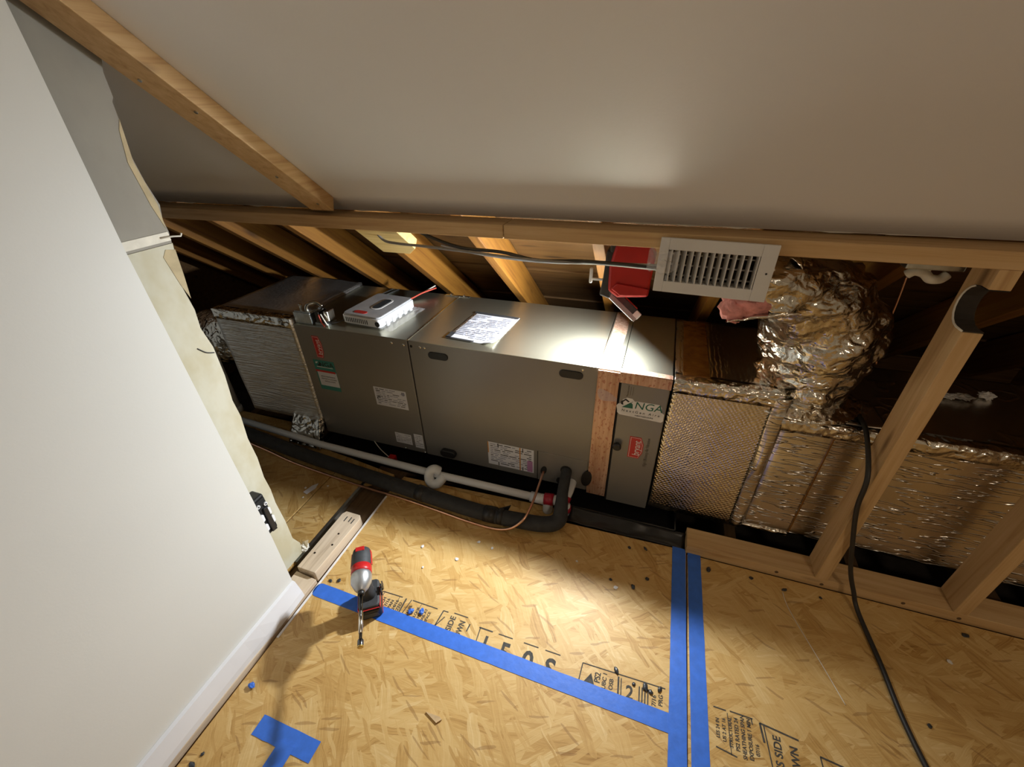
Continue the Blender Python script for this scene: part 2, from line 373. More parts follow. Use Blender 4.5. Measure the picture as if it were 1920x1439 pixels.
# --- left wall with its cut end
wl = struct('wall_left', (-1.07, -.8, 0))
pts = [(-1.033, -2.6, .012), (-1.033, .560, .012), (-1.033, .566, .3), (-1.033, .5635, .8), (-1.033, .562, 1.2), (-1.033, .57, 1.50), (-1.033, .573, ceil_z(.573)), (-1.033, Y0, RZ), (-1.033, -2.6, RZ)]
MB().prism(pts, (.013, 0, 0)).build('drywall_sheet', 'paint', wl)
rag = [(.700, .012), (.704, .06), (.686, .11), (.688, .2), (.684, .3), (.688, .36), (.685, .42), (.692, .5), (.69, .58), (.699, .66), (.696, .72), (.706, .80), (.709, .89), (.699, .95), (.705, 1.0), (.700, 1.06), (.712, 1.10), (.718, 1.14), (.723, 1.165)]
rag2 = [(.7215, 1.166), (.7255, 1.19), (.724, 1.22), (.732, 1.25), (.722, 1.30), (.717, 1.354), (.724, 1.40), (.7275, 1.45), (.733, 1.458), (.735, 1.50), (.743, 1.522), (.745, ceil_z(.745)-.002)]
MB().prism([(-1.135, -2.6, .012)] + [(-1.135, y, z) for y, z in rag] + [(-1.135, -2.6, 1.165)], (.013, 0, 0)).build('backing_sheet', 'cream', wl)
MB().prism([(-1.135, -2.6, 1.166)] + [(-1.135, y, z) for y, z in rag2] + [(-1.135, Y0, RZ), (-1.135, -2.6, RZ)], (.013, 0, 0)).build('backing_sheet', 'paper', wl)
box('joint_strip', 'gyp', wl, -1.1225, -1.1205, .3, .722, 1.172, 1.192)
MB().prism([(-1.1222, .70, 1.155), (-1.1222, .722, 1.15), (-1.1222, .716, 1.09), (-1.1222, .708, 1.03), (-1.1222, .698, 1.07), (-1.1222, .688, 1.14)], (.001, 0, 0)).build('torn_paper', 'torn', wl)
MB().prism([(-1.1222, .716, 1.40), (-1.1222, .726, 1.42), (-1.1222, .716, 1.34), (-1.1222, .727, 1.25), (-1.1222, .722, 1.20), (-1.1222, .712, 1.25), (-1.1222, .704, 1.34)], (.001, 0, 0)).build('torn_paper', 'torn', wl)
MB().tube([(-1.12, .70, 1.182), (-1.118, .728, 1.18), (-1.112, .742, 1.178), (-1.112, .746, 1.184)], .0022, 6).build('paper_curl', 'gyp', wl, smooth=True)
MB().tube(spline([(-1.1215, .668, .905), (-1.1205, .685, .885), (-1.12, .704, .875)]), .0016, 6).build('torn_crack', 'ink', wl, smooth=True)
# top plate of the cut wall, nailed under the slope
ang = math.atan(SL); nv = Vector((0, -math.sin(ang), -math.cos(ang)))
a0, a1 = 1.175, Y0+.02
pl = [Vector((-1.089, a0, ceil_z(a0))), Vector((-1.089, a1, ceil_z(a1)))]
e = nv*.038
mb = MB().prism([pl[0], pl[1], pl[1]+e, pl[0]+e+Vector((0, .012, -.0096))], (.089, 0, 0))
mb.build('top_plate', 'pine_y', wl, .002)
for y in (.76, .83, 1.02, 1.13):
    MB().lathe((-1.045+.02*math.sin(y*40), y, ceil_z(y)-.0485), (0, -.62, -.78), [(0, .004), (.0025, .004)], 8).build('nail', 'galv', wl)
# baseboard
bb = struct('baseboard_left', (-1.01, -1.0, 0)); n = 60; vs = []
for i in range(n+1):
    y = -2.6 + (.562+2.6)*i/n; k = .012*max(0, noise.noise(Vector((y*3.1, 2, 0)))) + .004
    vs += [(-1.0195, y, .083+.006*noise.noise(Vector((y*2, 0, 0)))), (-1.0095, y, .080+.006*noise.noise(Vector((y*2, 0, 0)))), (-1.004+k, y, .030), (-1.006+k*1.6, y, .004+.008*abs(noise.noise(Vector((y*4, 5, 0))))), (-1.0195, y, .004)]
fs = []
for i in range(n):
    for k in range(5): a = i*5+k; b2 = i*5+(k+1) % 5; fs.append((a, b2, b2+5, a+5))
fs += [(4, 3, 2, 1, 0), tuple(n*5+k for k in range(5))]
MB().add(vs, fs).build('board', 'base', bb)
# --- floor
fl = struct('floor', (0, 0, -.018))
def sheet(pts, mat): return MB().prism([(x, y, -.018) for x, y in pts], (0, 0, .018)).build('osb_sheet', mat, fl, .0015)
sheet_main = sheet([(-.982, -2.6), (.262, -2.6), (.262, 1.163), (-.205, 1.152), (-.205, 1.215), (-.97, 1.18), (-.985, 1.08)], 'osb')
sheet_right = sheet([(.266, -2.6), (2.6, -2.6), (2.6, 1.149), (.266, 1.149)], 'osb')
sheet([(-1.297, -.6), (-1.136, -.6), (-1.128, 1.07), (-1.06, 1.13), (-1.06, 1.15), (-1.296, 1.2)], 'osb2')
sheet([(-2.9, -.6), (-1.304, -.6), (-1.302, 1.2), (-1.58, 1.26), (-1.60, 1.36), (-2.9, 1.36)], 'osb2')
box('dust_edge', 'dust', fl, -.984, -.976, .42, 1.05, -.002, .0012)
box('metal_strip', 'galv', fl, -1.131, -1.118, .66, 1.09, -.016, .004)
for x in (-2.1, -1.69, -1.055, -.8, -.39, .02, .43, .84, 1.25, 1.66):
    w2 = .075 if x == -1.055 else .02
    box('joist', 'joist', fl, x-w2, x+w2, -2.4, 2.3, -.20, -.0205)
struct1(box('attic_insulation', 'dark', None, -3.0, 2.6, -2.6, 2.6, -.26, -.20))
# bottom plate of the cut wall (two lengths)
cp = thing('wall_plate', 'pale bare lumber length lying on the floor beyond the cut wall end', 'lumber', (-1.035, .77, -.0205))
MB().prism([(-1.082, .632, -.0205), (-1.002, .632, -.0205), (-.994, .885, -.0205), (-1.006, .905, -.0205), (-1.072, .905, -.0205), (-1.082, .89, -.0205)], (0, 0, .052)).build('board', 'pale_y', cp, .002)
for yy, xx in ((.87, -1.05), (.872, -1.03), (.868, -1.015)): box('saw_slot', 'ink', cp, xx-.002, xx+.002, yy-.012, yy+.012, .0315, .0322)
for yy, xx in ((.80, -1.03), (.70, -1.06), (.75, -1.02)): MB().lathe((xx, yy, .031), Z, [(0, .004), (.0012, .004)], 8).build('nail_head', 'steel', cp)
b_ = MB().prism([(-1.115, -2.5, -.0205), (-1.036, -2.5, -.0205), (-.995, .40, -.0205), (-.995, .622, -.0205), (-1.088, .628, -.0205)], (0, 0, .030)).build('bottom_plate', 'pale_y', wl, .002)
# --- knee wall framing
kw = struct('wall_knee', (.6, 1.2, 0))
box('top_plate', 'pine_x', kw, -2.9, -.43, 1.153, 1.242, 1.112, 1.150, .0025)
box('top_plate', 'pine_x', kw, -.428, 2.6, 1.153, 1.242, 1.112, 1.150, .0025)
box('bottom_plate', 'pine_x', kw, .258, 2.6, 1.155, 1.244, -.006, .038, .0025)
for x in (1.055, 1.462, 1.87): box('stud', 'pine_z', kw, x, x+.038, 1.154, 1.242, .038, 1.112, .0025)
xs = .672; prof = [(1.154, .038), (1.242, .038), (1.242, 1.112), (1.154, 1.112), (1.154, 1.068)]
for k in range(9):
    t = PI/2 - PI*k/8; prof.append((1.182+.045*math.cos(t), 1.018+.05*math.sin(t)))
prof.append((1.154, .968))
MB().prism([(xs, y, z) for y, z in prof], (.038, 0, 0)).build('stud', 'pine_z', kw, .0015)
mb = MB(); arc = [(1.156, 1.0662)] + [(1.182+.0432*math.cos(PI/2-PI*k/10), 1.018+.0482*math.sin(PI/2-PI*k/10)) for k in range(11)] + [(1.156, .9698)]
vs = [(xs-.0005, y, z) for y, z in arc] + [(xs+.0385, y, z) for y, z in arc]; nA = len(arc)
mb.add(vs, [(i, i+1, nA+i+1, nA+i) for i in range(nA-1)]).build('notch_dark_sheet', 'dark', kw, solid=.002)  # dark sheet added so the notch interior stays black
MB().tube([(xs-.0012, y, z) for y, z in arc[2:]], .0022, 6).build('notch_edge_highlight', 'gyp', kw, smooth=True)  # pale tube stands in for the highlight on the notch edge
for i, (x, z) in enumerate(((.70, .012), (1.08, .014), (.56, .017), (.93, .02))):
    MB().lathe((x, 1.1555, z), -Y, [(0, .006), (.001, .006)], 9).build('knot', 'joist', kw)
# studs that stand behind the top plate in the attic
# --- roof
roof = struct('roof', (0, 1.7, .8))
RB = 1.163
LEN = 1.75
def raf_loc(x, y): return (x, y, RB+SL*(1.24-y))
first = None
for i, x in enumerate([-2.69, -2.28, -1.87, -1.46, -1.05, -.645, -.215, .195, .605, 1.015, 1.425, 1.835]):
    wd = .040
    p0 = Vector(raf_loc(x, 1.245))
    if first is None:
        mb = MB().box(0, wd, 0, LEN, 0, .135)
        o = mb.build('rafter', 'rafter', roof, .003, at=(0, 0, 0)); first = o
    else:
        o = first.copy(); COL.objects.link(o); o.parent = roof
    o.rotation_euler = (-ang, 0, 0); o.location = p0 - ORG[roof]
bd = None; up = Vector((0, math.sin(ang), math.cos(ang))); dnv = Vector((0, math.cos(ang), -math.sin(ang)))
for k in range(13):
    p0 = Vector((-3.0, 1.2, RB+SL*(.04))) + up*.136 + dnv*(k*.142)
    if bd is None:
        bd = MB().box(0, 5.6, 0, .138, 0, .02).build('roof_board', 'deck', roof, .002, at=(0, 0, 0)); o = bd
    else:
        o = bd.copy(); COL.objects.link(o); o.parent = roof
    o.rotation_euler = (-ang, 0, 0); o.location = p0 - ORG[roof] + up*(.004*(k % 3))
struct1(box('wall_eave', 'deck', None, -3.0, 2.6, 2.62, 2.66, -.2, .5))
struct1(box('wall_gable', 'deck', None, -2.98, -2.95, 1.25, 2.6, -.2, 1.5))
struct1(box('wall_gable_end', 'deck', None, 2.56, 2.6, 1.25, 2.6, -.2, 1.5))

# ================================================================ AIR HANDLER
YF = 1.30; YB = 1.81; ZB = .055; ZT = .655
ah = thing('air_handler', 'long taupe sheet metal air handler cabinet lying under the rafters', 'air handler', (-.78, 1.55, ZB))
box('cabinet', 'gap', ah, -1.476, -.074, YF+.006, YB-.004, ZB+.004, ZT-.004)
pa = box('front_panel', 'ah', ah, -1.481, -.912, YF, YF+.02, ZB, ZT-.002, .002)
pb = box('front_panel', 'ah', ah, -.906, -.070, YF, YF+.02, ZB, ZT-.002, .002)
box('rear_panel', 'ah', ah, -1.481, -.070, YB-.02, YB, ZB, ZT-.002, .002)
box('end_panel', 'ah', ah, -1.481, -1.476, YF+.02, YB-.02, ZB, ZT-.002)
box('bottom_panel', 'ah', ah, -1.476, -.074, YF+.02, YB-.02, ZB-.001, ZB+.004)
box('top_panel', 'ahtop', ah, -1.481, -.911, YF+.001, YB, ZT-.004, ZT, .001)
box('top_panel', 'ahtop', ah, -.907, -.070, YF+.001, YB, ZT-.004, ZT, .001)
box('top_flange', 'chrome', ah, -.911, -.907, YF+.002, YB-.01, ZT-.004, ZT+.002)
def stadium(cx, cz, w, h, y0, y1, tilt=0, n=8):
    pts = []
    r = h/2
    for k in range(n+1): t = -PI/2+PI*k/n; pts.append((cx+w/2-r+r*math.cos(t), cz+r*math.sin(t)))
    for k in range(n+1): t = PI/2+PI*k/n; pts.append((cx-w/2+r+r*math.cos(t), cz+r*math.sin(t)))
    return MB().prism([(x, y0, z) for x, z in pts], (0, y1-y0, 0))
for cx, cz in ((-.777, .603), (-.241, .612)):
    h = stadium(cx, cz, .088, .031, YF-.004, YF+.004).build('handle', 'black', pb, .0015)
    stadium(cx, cz-.001, .076, .020, YF-.0055, YF-.0035).build('handle_recess', 'gap', h) if False else None
for cx, cz in ((-.785, .098),):
    stadium(cx, cz, .078, .04, YF-.02, YF+.002).build('drain_plug', 'black', pb, .004)
box('access_plate', 'ah', ah, -.360, -.152, YF-.003, YF+.003, ZB+.002, .217, .0012)
box('plate_gap', 'gap', ah, -.3635, -.3602, YF-.0012, YF+.003, ZB, .2175)
box('plate_gap', 'chrome', ah, -.3602, -.152, YF-.0018, YF+.003, .2172, .2185)
def disc(name, mat, parent, cx, cz, rx, rz, y0, y1, tilt=0):
    pts = []
    for k in range(18):
        t = 2*PI*k/18; u_, v_ = rx*math.cos(t), rz*math.sin(t)
        pts.append((cx+u_*math.cos(tilt)-v_*math.sin(tilt), y0, cz+u_*math.sin(tilt)+v_*math.cos(tilt)))
    return MB().prism(pts, (0, y1-y0, 0)).build(name, mat, parent, .001)
disc('grommet', 'gap', ah, -.334, .118, .0125, .024, YF-.006, YF, -.25)
disc('grommet', 'gap', ah, -.237, .145, .024, .024, YF-.008, YF)
disc('grommet', 'gap', ah, -.263, .080, .014, .016, YF-.008, YF)
disc('grommet', 'black', ah, -.150, .128, .021, .042, YF-.011, YF, -.12)
disc('bracket_hole', 'gap', ah, -.895, .630, .006, .006, YF-.001, YF+.002)
sc0 = None
for (x, z) in ((-.985, .633), (-.930, .631), (-.855, .632), (-.835, .632), (-.20, .637), (-1.02, .061), (-.915, .060)):
    if sc0 is None:
        sc0 = MB().lathe((x, YF-.003, z), Y, [(0, .003), (.0015, .0055), (.004, .0055)], 8).build('screw', 'chrome', ah, at=(x, YF-.003, z))
    else: copy_part(sc0, ah, (x, YF-.003, z))
for x, m in ((-.955, 0), (-.885, 0)):
    MB().lathe((x, YB-.012, ZT+.004), Z, [(0, .006), (.005, .005), (.007, .002)], 8).build('screw', 'chrome', ah)
box('rear_clip', 'galv', ah, -.985, -.855, YB-.02, YB-.004, ZT, ZT+.003)
def fpoly(name, mat, parent, pts, y, t=.0006): return MB().prism([(x, y, z) for x, z in pts], (0, t, 0)).build(name, mat, parent)
def frect(name, mat, parent, x0, x1, z0, z1, y, t=.0006): return box(name, mat, parent, x0, x1, y, y+t, z0, z1)
def badge(parent, x0, x1, z0, z1, y):
    m_ = (z0+z1)/2; w_ = x1-x0; k = .22*w_
    out = [(x0, z0), (x1-k, z0), (x1, z0+.3*(z1-z0)), (x1, z1-.3*(z1-z0)), (x1-k, z1), (x0, z1)]
    bg = fpoly('brand_badge', 'redb', parent, out, y-.0012, .0012)
    cx, cz = (x0+x1)/2, m_; inn = [(cx+(x-cx)*.86, cz+(z-cz)*.93) for x, z in out]; inn2 = [(cx+(x-cx)*.80, cz+(z-cz)*.905) for x, z in out]
    fpoly('badge_rim', 'inkw', bg, inn, y-.0016, .0004); fpoly('badge_field', 'redb', bg, inn2, y-.002, .0004)
    text('lettering', 'bryant', w_*.72, 'inkw', bg, (cx+.004, y-.0023, cz), Z, -X, sx=(z1-z0)*.80/(w_*.72*2.95))
    return bg
badge(ah, -1.398, -1.354, .502, .610, YF)
# teal service sticker
st = frect('service_sticker', 'teal', ah, -1.431, -1.317, .327, .487, YF-.0008, .0008)
frect('sticker_field', 'label', st, -1.424, -1.318, .350, .428, YF-.0012)
frect('sticker_band', 'redb', st, -1.431, -1.322, .424, .434, YF-.0014)
text('lettering', 'NGA', .034, 'ink', st, (-1.362, YF-.0012, .466), X, Z, 1.1)
fpoly('logo_roof', 'ink', st, [(-1.415, .456), (-1.392, .456), (-1.392, .476)], YF-.0012)
fpoly('logo_roof', 'inkw', st, [(-1.418, .466), (-1.404, .476), (-1.410, .478), (-1.420, .475)], YF-.0013)
frect('printed_line', 'inkw', st, -1.418, -1.330, .450, .453, YF-.0012)
for k, (a_, b__) in enumerate(((-1.414, -1.328), (-1.409, -1.329), (-1.400, -1.334))):
    text('lettering', ('SERVICE MAINTENANCE', 'HEATING & COOLING', 'INSTALLATION')[k], .0085, 'ink', st, ((a_+b__)/2, YF-.0014, .401-k*.013), X, Z, 1.0 if k else .85)
def spec(parent, x0, x1, z0, z1, seed, vert=False, nl=9):
    o = frect('spec_label', 'label', parent, x0, x1, z0, z1, YF-.0008, .0008)
    rnd = random.Random(seed); mb = MB(); mb2 = MB(); w_, h_ = x1-x0, z1-z0
    for r in range(nl):
        zz = z1-h_*(r+.9)/(nl+1.2); xx = x0+w_*.06
        while xx < x1-w_*.1:
            l_ = w_*rnd.uniform(.05, .2)
            (mb if rnd.random() < .45 else mb2).box(xx, min(xx+l_, x1-w_*.05), YF-.0013, YF-.0008, zz-h_*.015, zz+h_*.015) if rnd.random() < .82 else None
            xx += l_+w_*rnd.uniform(.015, .05)
    if mb.v: mb.build('printed_lines', 'ink', o)['kind'] = 'stuff'
    if mb2.v: mb2.build('printed_lines', 'inkg', o)['kind'] = 'stuff'
    return o
def parallelo(): pass
s1 = spec(ah, -1.129, -.963, .297, .396, 3)
disc('printed_seal', 'inkg', s1, -.978, .380, .009, .009, YF-.0014, YF-.0009); text('lettering', 'FM', .012, 'ink', s1, (-1.108, YF-.0014, .376), X, Z)
text('lettering', 'C', .03, 'ink', s1, (-1.110, YF-.0014, .335), X, Z)
spec(ah, -1.065, -.978, .090, .150, 5, nl=6); spec(ah, -.962, -.916, .082, .163, 6, nl=6)
s3 = spec(ah, -.589, -.379, .085, .213, 11, nl=11)
frect('colour_bar', 'inko', s3, -.589, -.585, .15, .213, YF-.0014); frect('colour_bar', 'inko', s3, -.443, -.438, .085, .213, YF-.0014)
frect('colour_bar', 'inkp', s3, -.408, -.384, .088, .150, YF-.0014)
for x in (-.542, -.430): frect('printed_bar', 'ink', s3, x, x+.004, .19, .212, YF-.0015); frect('printed_bar', 'ink', s3, x, x+.004, .087, .107, YF-.0015)
# ================================================================ FILTER CABINET
fc = thing('filter_cabinet', 'narrow taupe filter cabinet between the air handler and the foil duct', 'filter cabinet', (.016, 1.55, .03))
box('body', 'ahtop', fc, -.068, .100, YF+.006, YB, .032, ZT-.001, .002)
dr = box('door', 'ah', fc, -.062, .098, YF-.004, YF+.006, .030, .612, .002)
box('door_gap', 'gap', fc, -.068, -.0625, YF-.001, YF+.006, .03, .64)
MB().lathe((-.047, YF-.004, .337), -Y, [(0, .010), (.006, .010), (.010, .016), (.020, .016), (.023, .012)], 18).build('knob', 'black', dr, smooth=False)
badge(fc, -.005, .047, .287, .388, YF-.004)
text('lettering', 'High Efficiency Air Filtration', .017, 'inkf', dr, (.062, YF-.0045, .322), Z, -X, .72)
text('lettering', 'FILTER DOOR', .007, 'inkf', dr, (-.035, YF-.0045, .585), Z, -X); frect('printed_line', 'inkf', dr, -.028, -.0265, .567, .602, YF-.0044)
frect('printed_line', 'inkf', dr, -.020, -.0185, .567, .602, YF-.0044); frect('printed_mark', 'inkf', dr, -.040, -.036, .559, .563, YF-.0044)
# NGA sticker with cut-out outline
out = [(-.066, .500), (-.070, .514), (-.064, .524), (-.052, .528), (-.050, .545), (-.036, .554), (-.018, .553), (-.008, .543), (.0, .545), (.075, .545), (.084, .535), (.087, .513), (.096, .508), (.096, .478), (.090, .472), (-.055, .478), (-.064, .486)]
nk = fpoly('company_sticker', 'inkw', fc, out, YF-.0048, .0008)
text('lettering', 'NGA', .042, 'inkn', nk, (.040, YF-.0052, .527), X, Z, 1.05, .12)
text('lettering', 'N e x t G e n   A i r e', .0145, 'ink', nk, (.016, YF-.0052, .499), X, Z, 1.02, .1)
text('lettering', '972.XXX  NEXTGENAIRE'.split('  ')[1], .008, 'ink', nk, (.030, YF-.0052, .484), X, Z, 1.2)
fpoly('logo_house', 'ink', nk, [(-.056, .534), (-.040, .550), (-.026, .540), (-.030, .536), (-.040, .543), (-.048, .534), (-.046, .522), (-.054, .524)], YF-.0052)
fpoly('logo_roof', 'inkn', nk, [(-.050, .512), (-.012, .512), (-.014, .530), (-.022, .536)], YF-.0052)
fpoly('logo_swoosh', 'ink', nk, [(-.034, .524), (-.020, .534), (-.014, .546), (-.018, .534)], YF-.0053)
# printed foil tape on the joints
def tapestrip(name, pts, d, parent, label=None):
    return MB().prism(pts, d).build(name, 'copytape', parent)
def wavy(x0, x1, z0, z1, y, n=14, amp=.002):
    L = [(x0+amp*noise.noise(Vector((z0*3+i*.9, 1, 0))), y, z0+(z1-z0)*i/n) for i in range(n+1)]
    R_ = [(x1+amp*noise.noise(Vector((i*.8, 4, 0))), y, z0+(z1-z0)*i/n) for i in range(n+1)]
    return L + R_[::-1]
MB().prism(wavy(-.146, -.070, .048, .650, YF-.0062), (0, .0012, 0)).build('joint_tape', 'copytape', ah)
box('tape_fold', 'copytape', ah, -.118, -.114, YF-.008, YF-.005, .05, .36)
MB().prism([(-.070, YF-.0072, .614), (.101, YF-.0072, .612), (.101, YF-.0072, .652), (-.070, YF-.0072, .656)], (0, .0012, 0)).build('joint_tape', 'copytape', fc)
MB().prism([(-.070, YF-.006, .656), (.101, YF-.006, .6535), (.1, YF+.014, .657), (.03, YF+.019, .657), (-.070, YF+.016, .657)], (0, 0, .001)).build('joint_tape', 'copytape', fc)
edge = [(-.137+k*.0115, YF+.045+.012*(k % 2)+.006*math.sin(k*2.3), ZT+.0006) for k in range(5)]
MB().prism(edge + [(-.083, 1.60, ZT+.0006), (-.086, YB, ZT+.0006), (-.142, YB, ZT+.0006), (-.140, 1.60, ZT+.0006)], (0, 0, .0012)).build('joint_tape', 'copytape', ah)
box('top_flange', 'chrome', ah, -.1475, -.1445, 1.36, YB-.01, ZT, ZT+.003)
# ================================================================ DUCTS
pl = thing('supply_plenum', 'silver foil faced supply plenum at the badge end of the air handler', 'duct', (-1.71, 1.55, .09))
def foil_box(name, mat, parent, x0, x1, y0, y1, z0, z1, amp=.006, f=5, n=22, slant=None):
    """box with softly dented faces"""
    mb = MB(); dims = [(x0, x1), (y0, y1), (z0, z1)]
    bm = bmesh.new()
    bmesh.ops.create_cube(bm, size=1.0)
    bmesh.ops.subdivide_edges(bm, edges=bm.edges[:], cuts=n, use_grid_fill=True)
    for v in bm.verts:
        p = Vector([d[0]+(v.co[i]+.5)*(d[1]-d[0]) for i, d in enumerate(dims)])
        if slant: p = slant(p)
        q = noise.noise_vector(p*f)*amp + noise.noise_vector(p*f*3.1)*amp*.35
        v.co = p+q
    vs = [v.co.copy() for v in bm.verts]; fs = [tuple(v.index for v in fc_.verts) for fc_ in bm.faces]
    bm.verts.index_update(); bm.free()
    return mb.add(vs, fs).build(name, mat, parent, smooth=True)
foil_box('duct_board', 'ripple', pl, -1.945, -1.486, YF-.002, YB, .105, .672, .005)
# tape along top edge, folded over
def strip_grid(name, mat, parent, fn, nu=60, nv=6, solid=.0015): return MB().grid(fn, nu, nv).build(name, mat, parent, smooth=True, solid=solid)
def edge_tape(name, mat, parent, xa, xb, y, z, w=.05, amp=.006):
    def fn(u, v):
        x = xa+(xb-xa)*u; s_ = (v-.5)*2*w
        p = Vector((x, y-.004, z+.003+s_)) if s_ < 0 else Vector((x, y-.004+s_, z+.004))
        return p + Vector((0, -1, .6))*amp*(.3+.7*abs(noise.noise(Vector((x*34, v*4, 1)))))
    return strip_grid(name, mat, parent, fn)
edge_tape('corner_tape', 'crumple', pl, -1.945, -1.486, YF-.002, .672, .045)
foil_box('drip_flap', 'crumple', pl, -1.66, -1.486, YF-.012, YF+.02, .004, .14, .010, 9, 16, lambda p: Vector((p.x+(.14-p.z)*.15*(1 if p.x > -1.57 else -.2), p.y-(.14-p.z)*.62, p.z)))
fd = thing('flexible_duct', 'small dark crumpled foil duct leaving the end of the supply plenum', 'duct', (-2.2, 1.55, .2))
def crumple_tube(path, rad, seg=40, amp=.012, f=9, n=8, stretch=(1, 1, 1)):
    pp = spline(path, n); m_ = len(pp); nr = len(rad)
    rs = []
    for i in range(m_):
        t = i/(m_-1)*(nr-1); k = min(int(t), nr-2); u_ = t-k; u_ = u_*u_*(3-2*u_); rs.append(rad[k]*(1-u_)+rad[k+1]*u_)
    mb = MB().tube(pp, rs, seg, cap=False)
    for v in mb.v:
        q = Vector((v.x*stretch[0], v.y*stretch[1], v.z*stretch[2]))
        a_ = abs(noise.noise(q*f))*2-.6 + (abs(noise.noise(q*f*2.3))-.3)*.8
        c_ = min(pp, key=lambda w_: (w_-v).length_squared); d_ = (v-c_).normalized(); v += d_*a_*amp
    return mb
crumple_tube([(-1.952, 1.565, .40), (-2.1, 1.565, .40), (-2.3, 1.565, .36), (-2.5, 1.58, .30)], [.17, .18, .17, .16]).build('foil_sleeve', 'crumple', fd, smooth=True)
rp = thing('return_plenum', 'golden quilted foil plenum box beside the filter cabinet', 'duct', (.26, 1.55, .045))
foil_box('duct_board', 'quilt', rp, .106, .418, YF-.002, YB, .045, .652, .005, 6)
edge_tape('corner_tape', 'crumple', rp, .106, .43, YF-.002, .652, .05, .008)
box('packing_tape', 'amber', rp, .130, .215, YF+.03, YB-.03, .655, .661, .002)
def fold(u, v):
    z = .06+.585*u; x = .405+.045*v
    return Vector((x, YF-.007-.012*math.sin(v*PI)*(.6+.4*math.sin(z*20)), z))
strip_grid('fold_tape', 'seam', rp, fold, 40, 8)
fl2 = [None]
rd = thing('return_duct', 'long stitched silver foil duct box running behind the studs', 'duct', (1.1, 1.52, .07))
foil_box('duct_board', 'seam', rd, .436, 1.95, YF, 1.76, .068, .566, .004, 4, 34)
edge_tape('corner_tape', 'crumple', rd, .44, .70, YF, .566, .045, .007); edge_tape('corner_tape', 'crumple', rd, .73, 1.9, YF, .566, .045, .007)
for x in (.60, .735): box('board_seam', 'amber', rd, x, x+.004, YF-.006, YF, .08, .55)
edge_tape('bottom_tape', 'crumple', rd, .43, .60, YF, .068, .012, .006)
def cr(u, v): # grey tape patch that closes the step between the boxes
    x = .40+.33*u; y = YF+.01+.16*v; return Vector((x, y, .579+.05*max(0, 1-u*4)+.004*noise.noise(Vector((x*20, y*20, 3)))))
strip_grid('tape_patch', 'seam', rd, cr, 30, 12)
# supports under ducts
for i, x in enumerate((.26, .60, 1.5)):
    s_ = thing('duct_support', 'dark lumber block carrying the foil duct boxes', 'block', (x, 1.55, -.0205), group='blocks under the ducts')
    box('block', 'joist', s_, x-.03, x+.03, 1.42, 1.70, -.0205, .043 if i == 0 else .066)
s_ = thing('plenum_support', 'dark lumber block carrying the supply plenum', 'block', (-1.7, 1.6, -.02)); box('block', 'joist', s_, -1.73, -1.67, 1.44, 1.72, -.0205, .102)
# big flexible duct to the register
fx = thing('insulated_flex_duct', 'fat crumpled silver insulated flexible duct curving down onto the duct box', 'duct', (.49, 1.42, .575))
mb = crumple_tube([(.225, 1.195, 1.03), (.325, 1.25, 1.01), (.43, 1.36, .93), (.485, 1.40, .835), (.50, 1.42, .73), (.50, 1.43, .62), (.50, 1.43, .578)], [.062, .085, .140, .160, .150, .128, .12], 56, .020, 10, 9, (1, 1, 1.6))
mb.build('foil_sleeve', 'crumple', fx, smooth=True)
def skirt(u, v):
    t = u*2*PI; r_ = .115+.075*v; k = abs(noise.noise(Vector((math.cos(t)*5, math.sin(t)*5, v*3))))
    return Vector((.50+r_*math.cos(t), 1.43+r_*math.sin(t)*.85, .588-.006*v+.028*(1-v)+.018*k))
MB().grid(skirt, 60, 8).build('collar_skirt', 'crumple', fx, smooth=True, solid=.002)
def lump(mb, c, r, amp=.3, f=9, nu=18, nv=12, sc=(1, 1, 1)):
    c = Vector(c)
    def fn(u, v):
        d = Vector((math.cos(2*PI*u)*math.sin(PI*v), math.sin(2*PI*u)*math.sin(PI*v), math.cos(PI*v)))
        q = 1+amp*noise.noise(d*1.7*f/9*2+c*f)+amp*.5*noise.noise(d*5+c*f)
        return c+Vector((d.x*sc[0], d.y*sc[1], d.z*sc[2]))*r*q
    return mb.grid(fn, nu, nv)
mb = MB(); lump(mb, (.235, 1.185, .985), .056, .25, sc=(1.1, .8, .7)); lump(mb, (.205, 1.175, .965), .035, .3)
mb.build('fibreglass_lining', 'pink', fx, smooth=True)
def tongue(u, v):
    x = .19+.16*u; w_ = .030+.03*u
    return Vector((x, 1.165+.05*u+(v-.5)*w_*2, .925+.035*u+.02*abs(noise.noise(Vector((x*22, v*5, 0))))+.028*abs(v-.5)))
MB().grid(tongue, 16, 10).build('torn_foil_edge', 'crumple', fx, smooth=True, solid=.0015)
def tongue2(u, v):
    t = -1.2+2.6*u
    return Vector((.285+.055*math.cos(t)+.02*v+.01*noise.noise(Vector((u*8, v*6, 0))), 1.19+.05*v, 1.03+.07*math.sin(t)+.012*noise.noise(Vector((u*9, v*7, 3)))))
MB().grid(tongue2, 22, 8).build('torn_foil_edge', 'crumple', fx, smooth=True, solid=.0015)
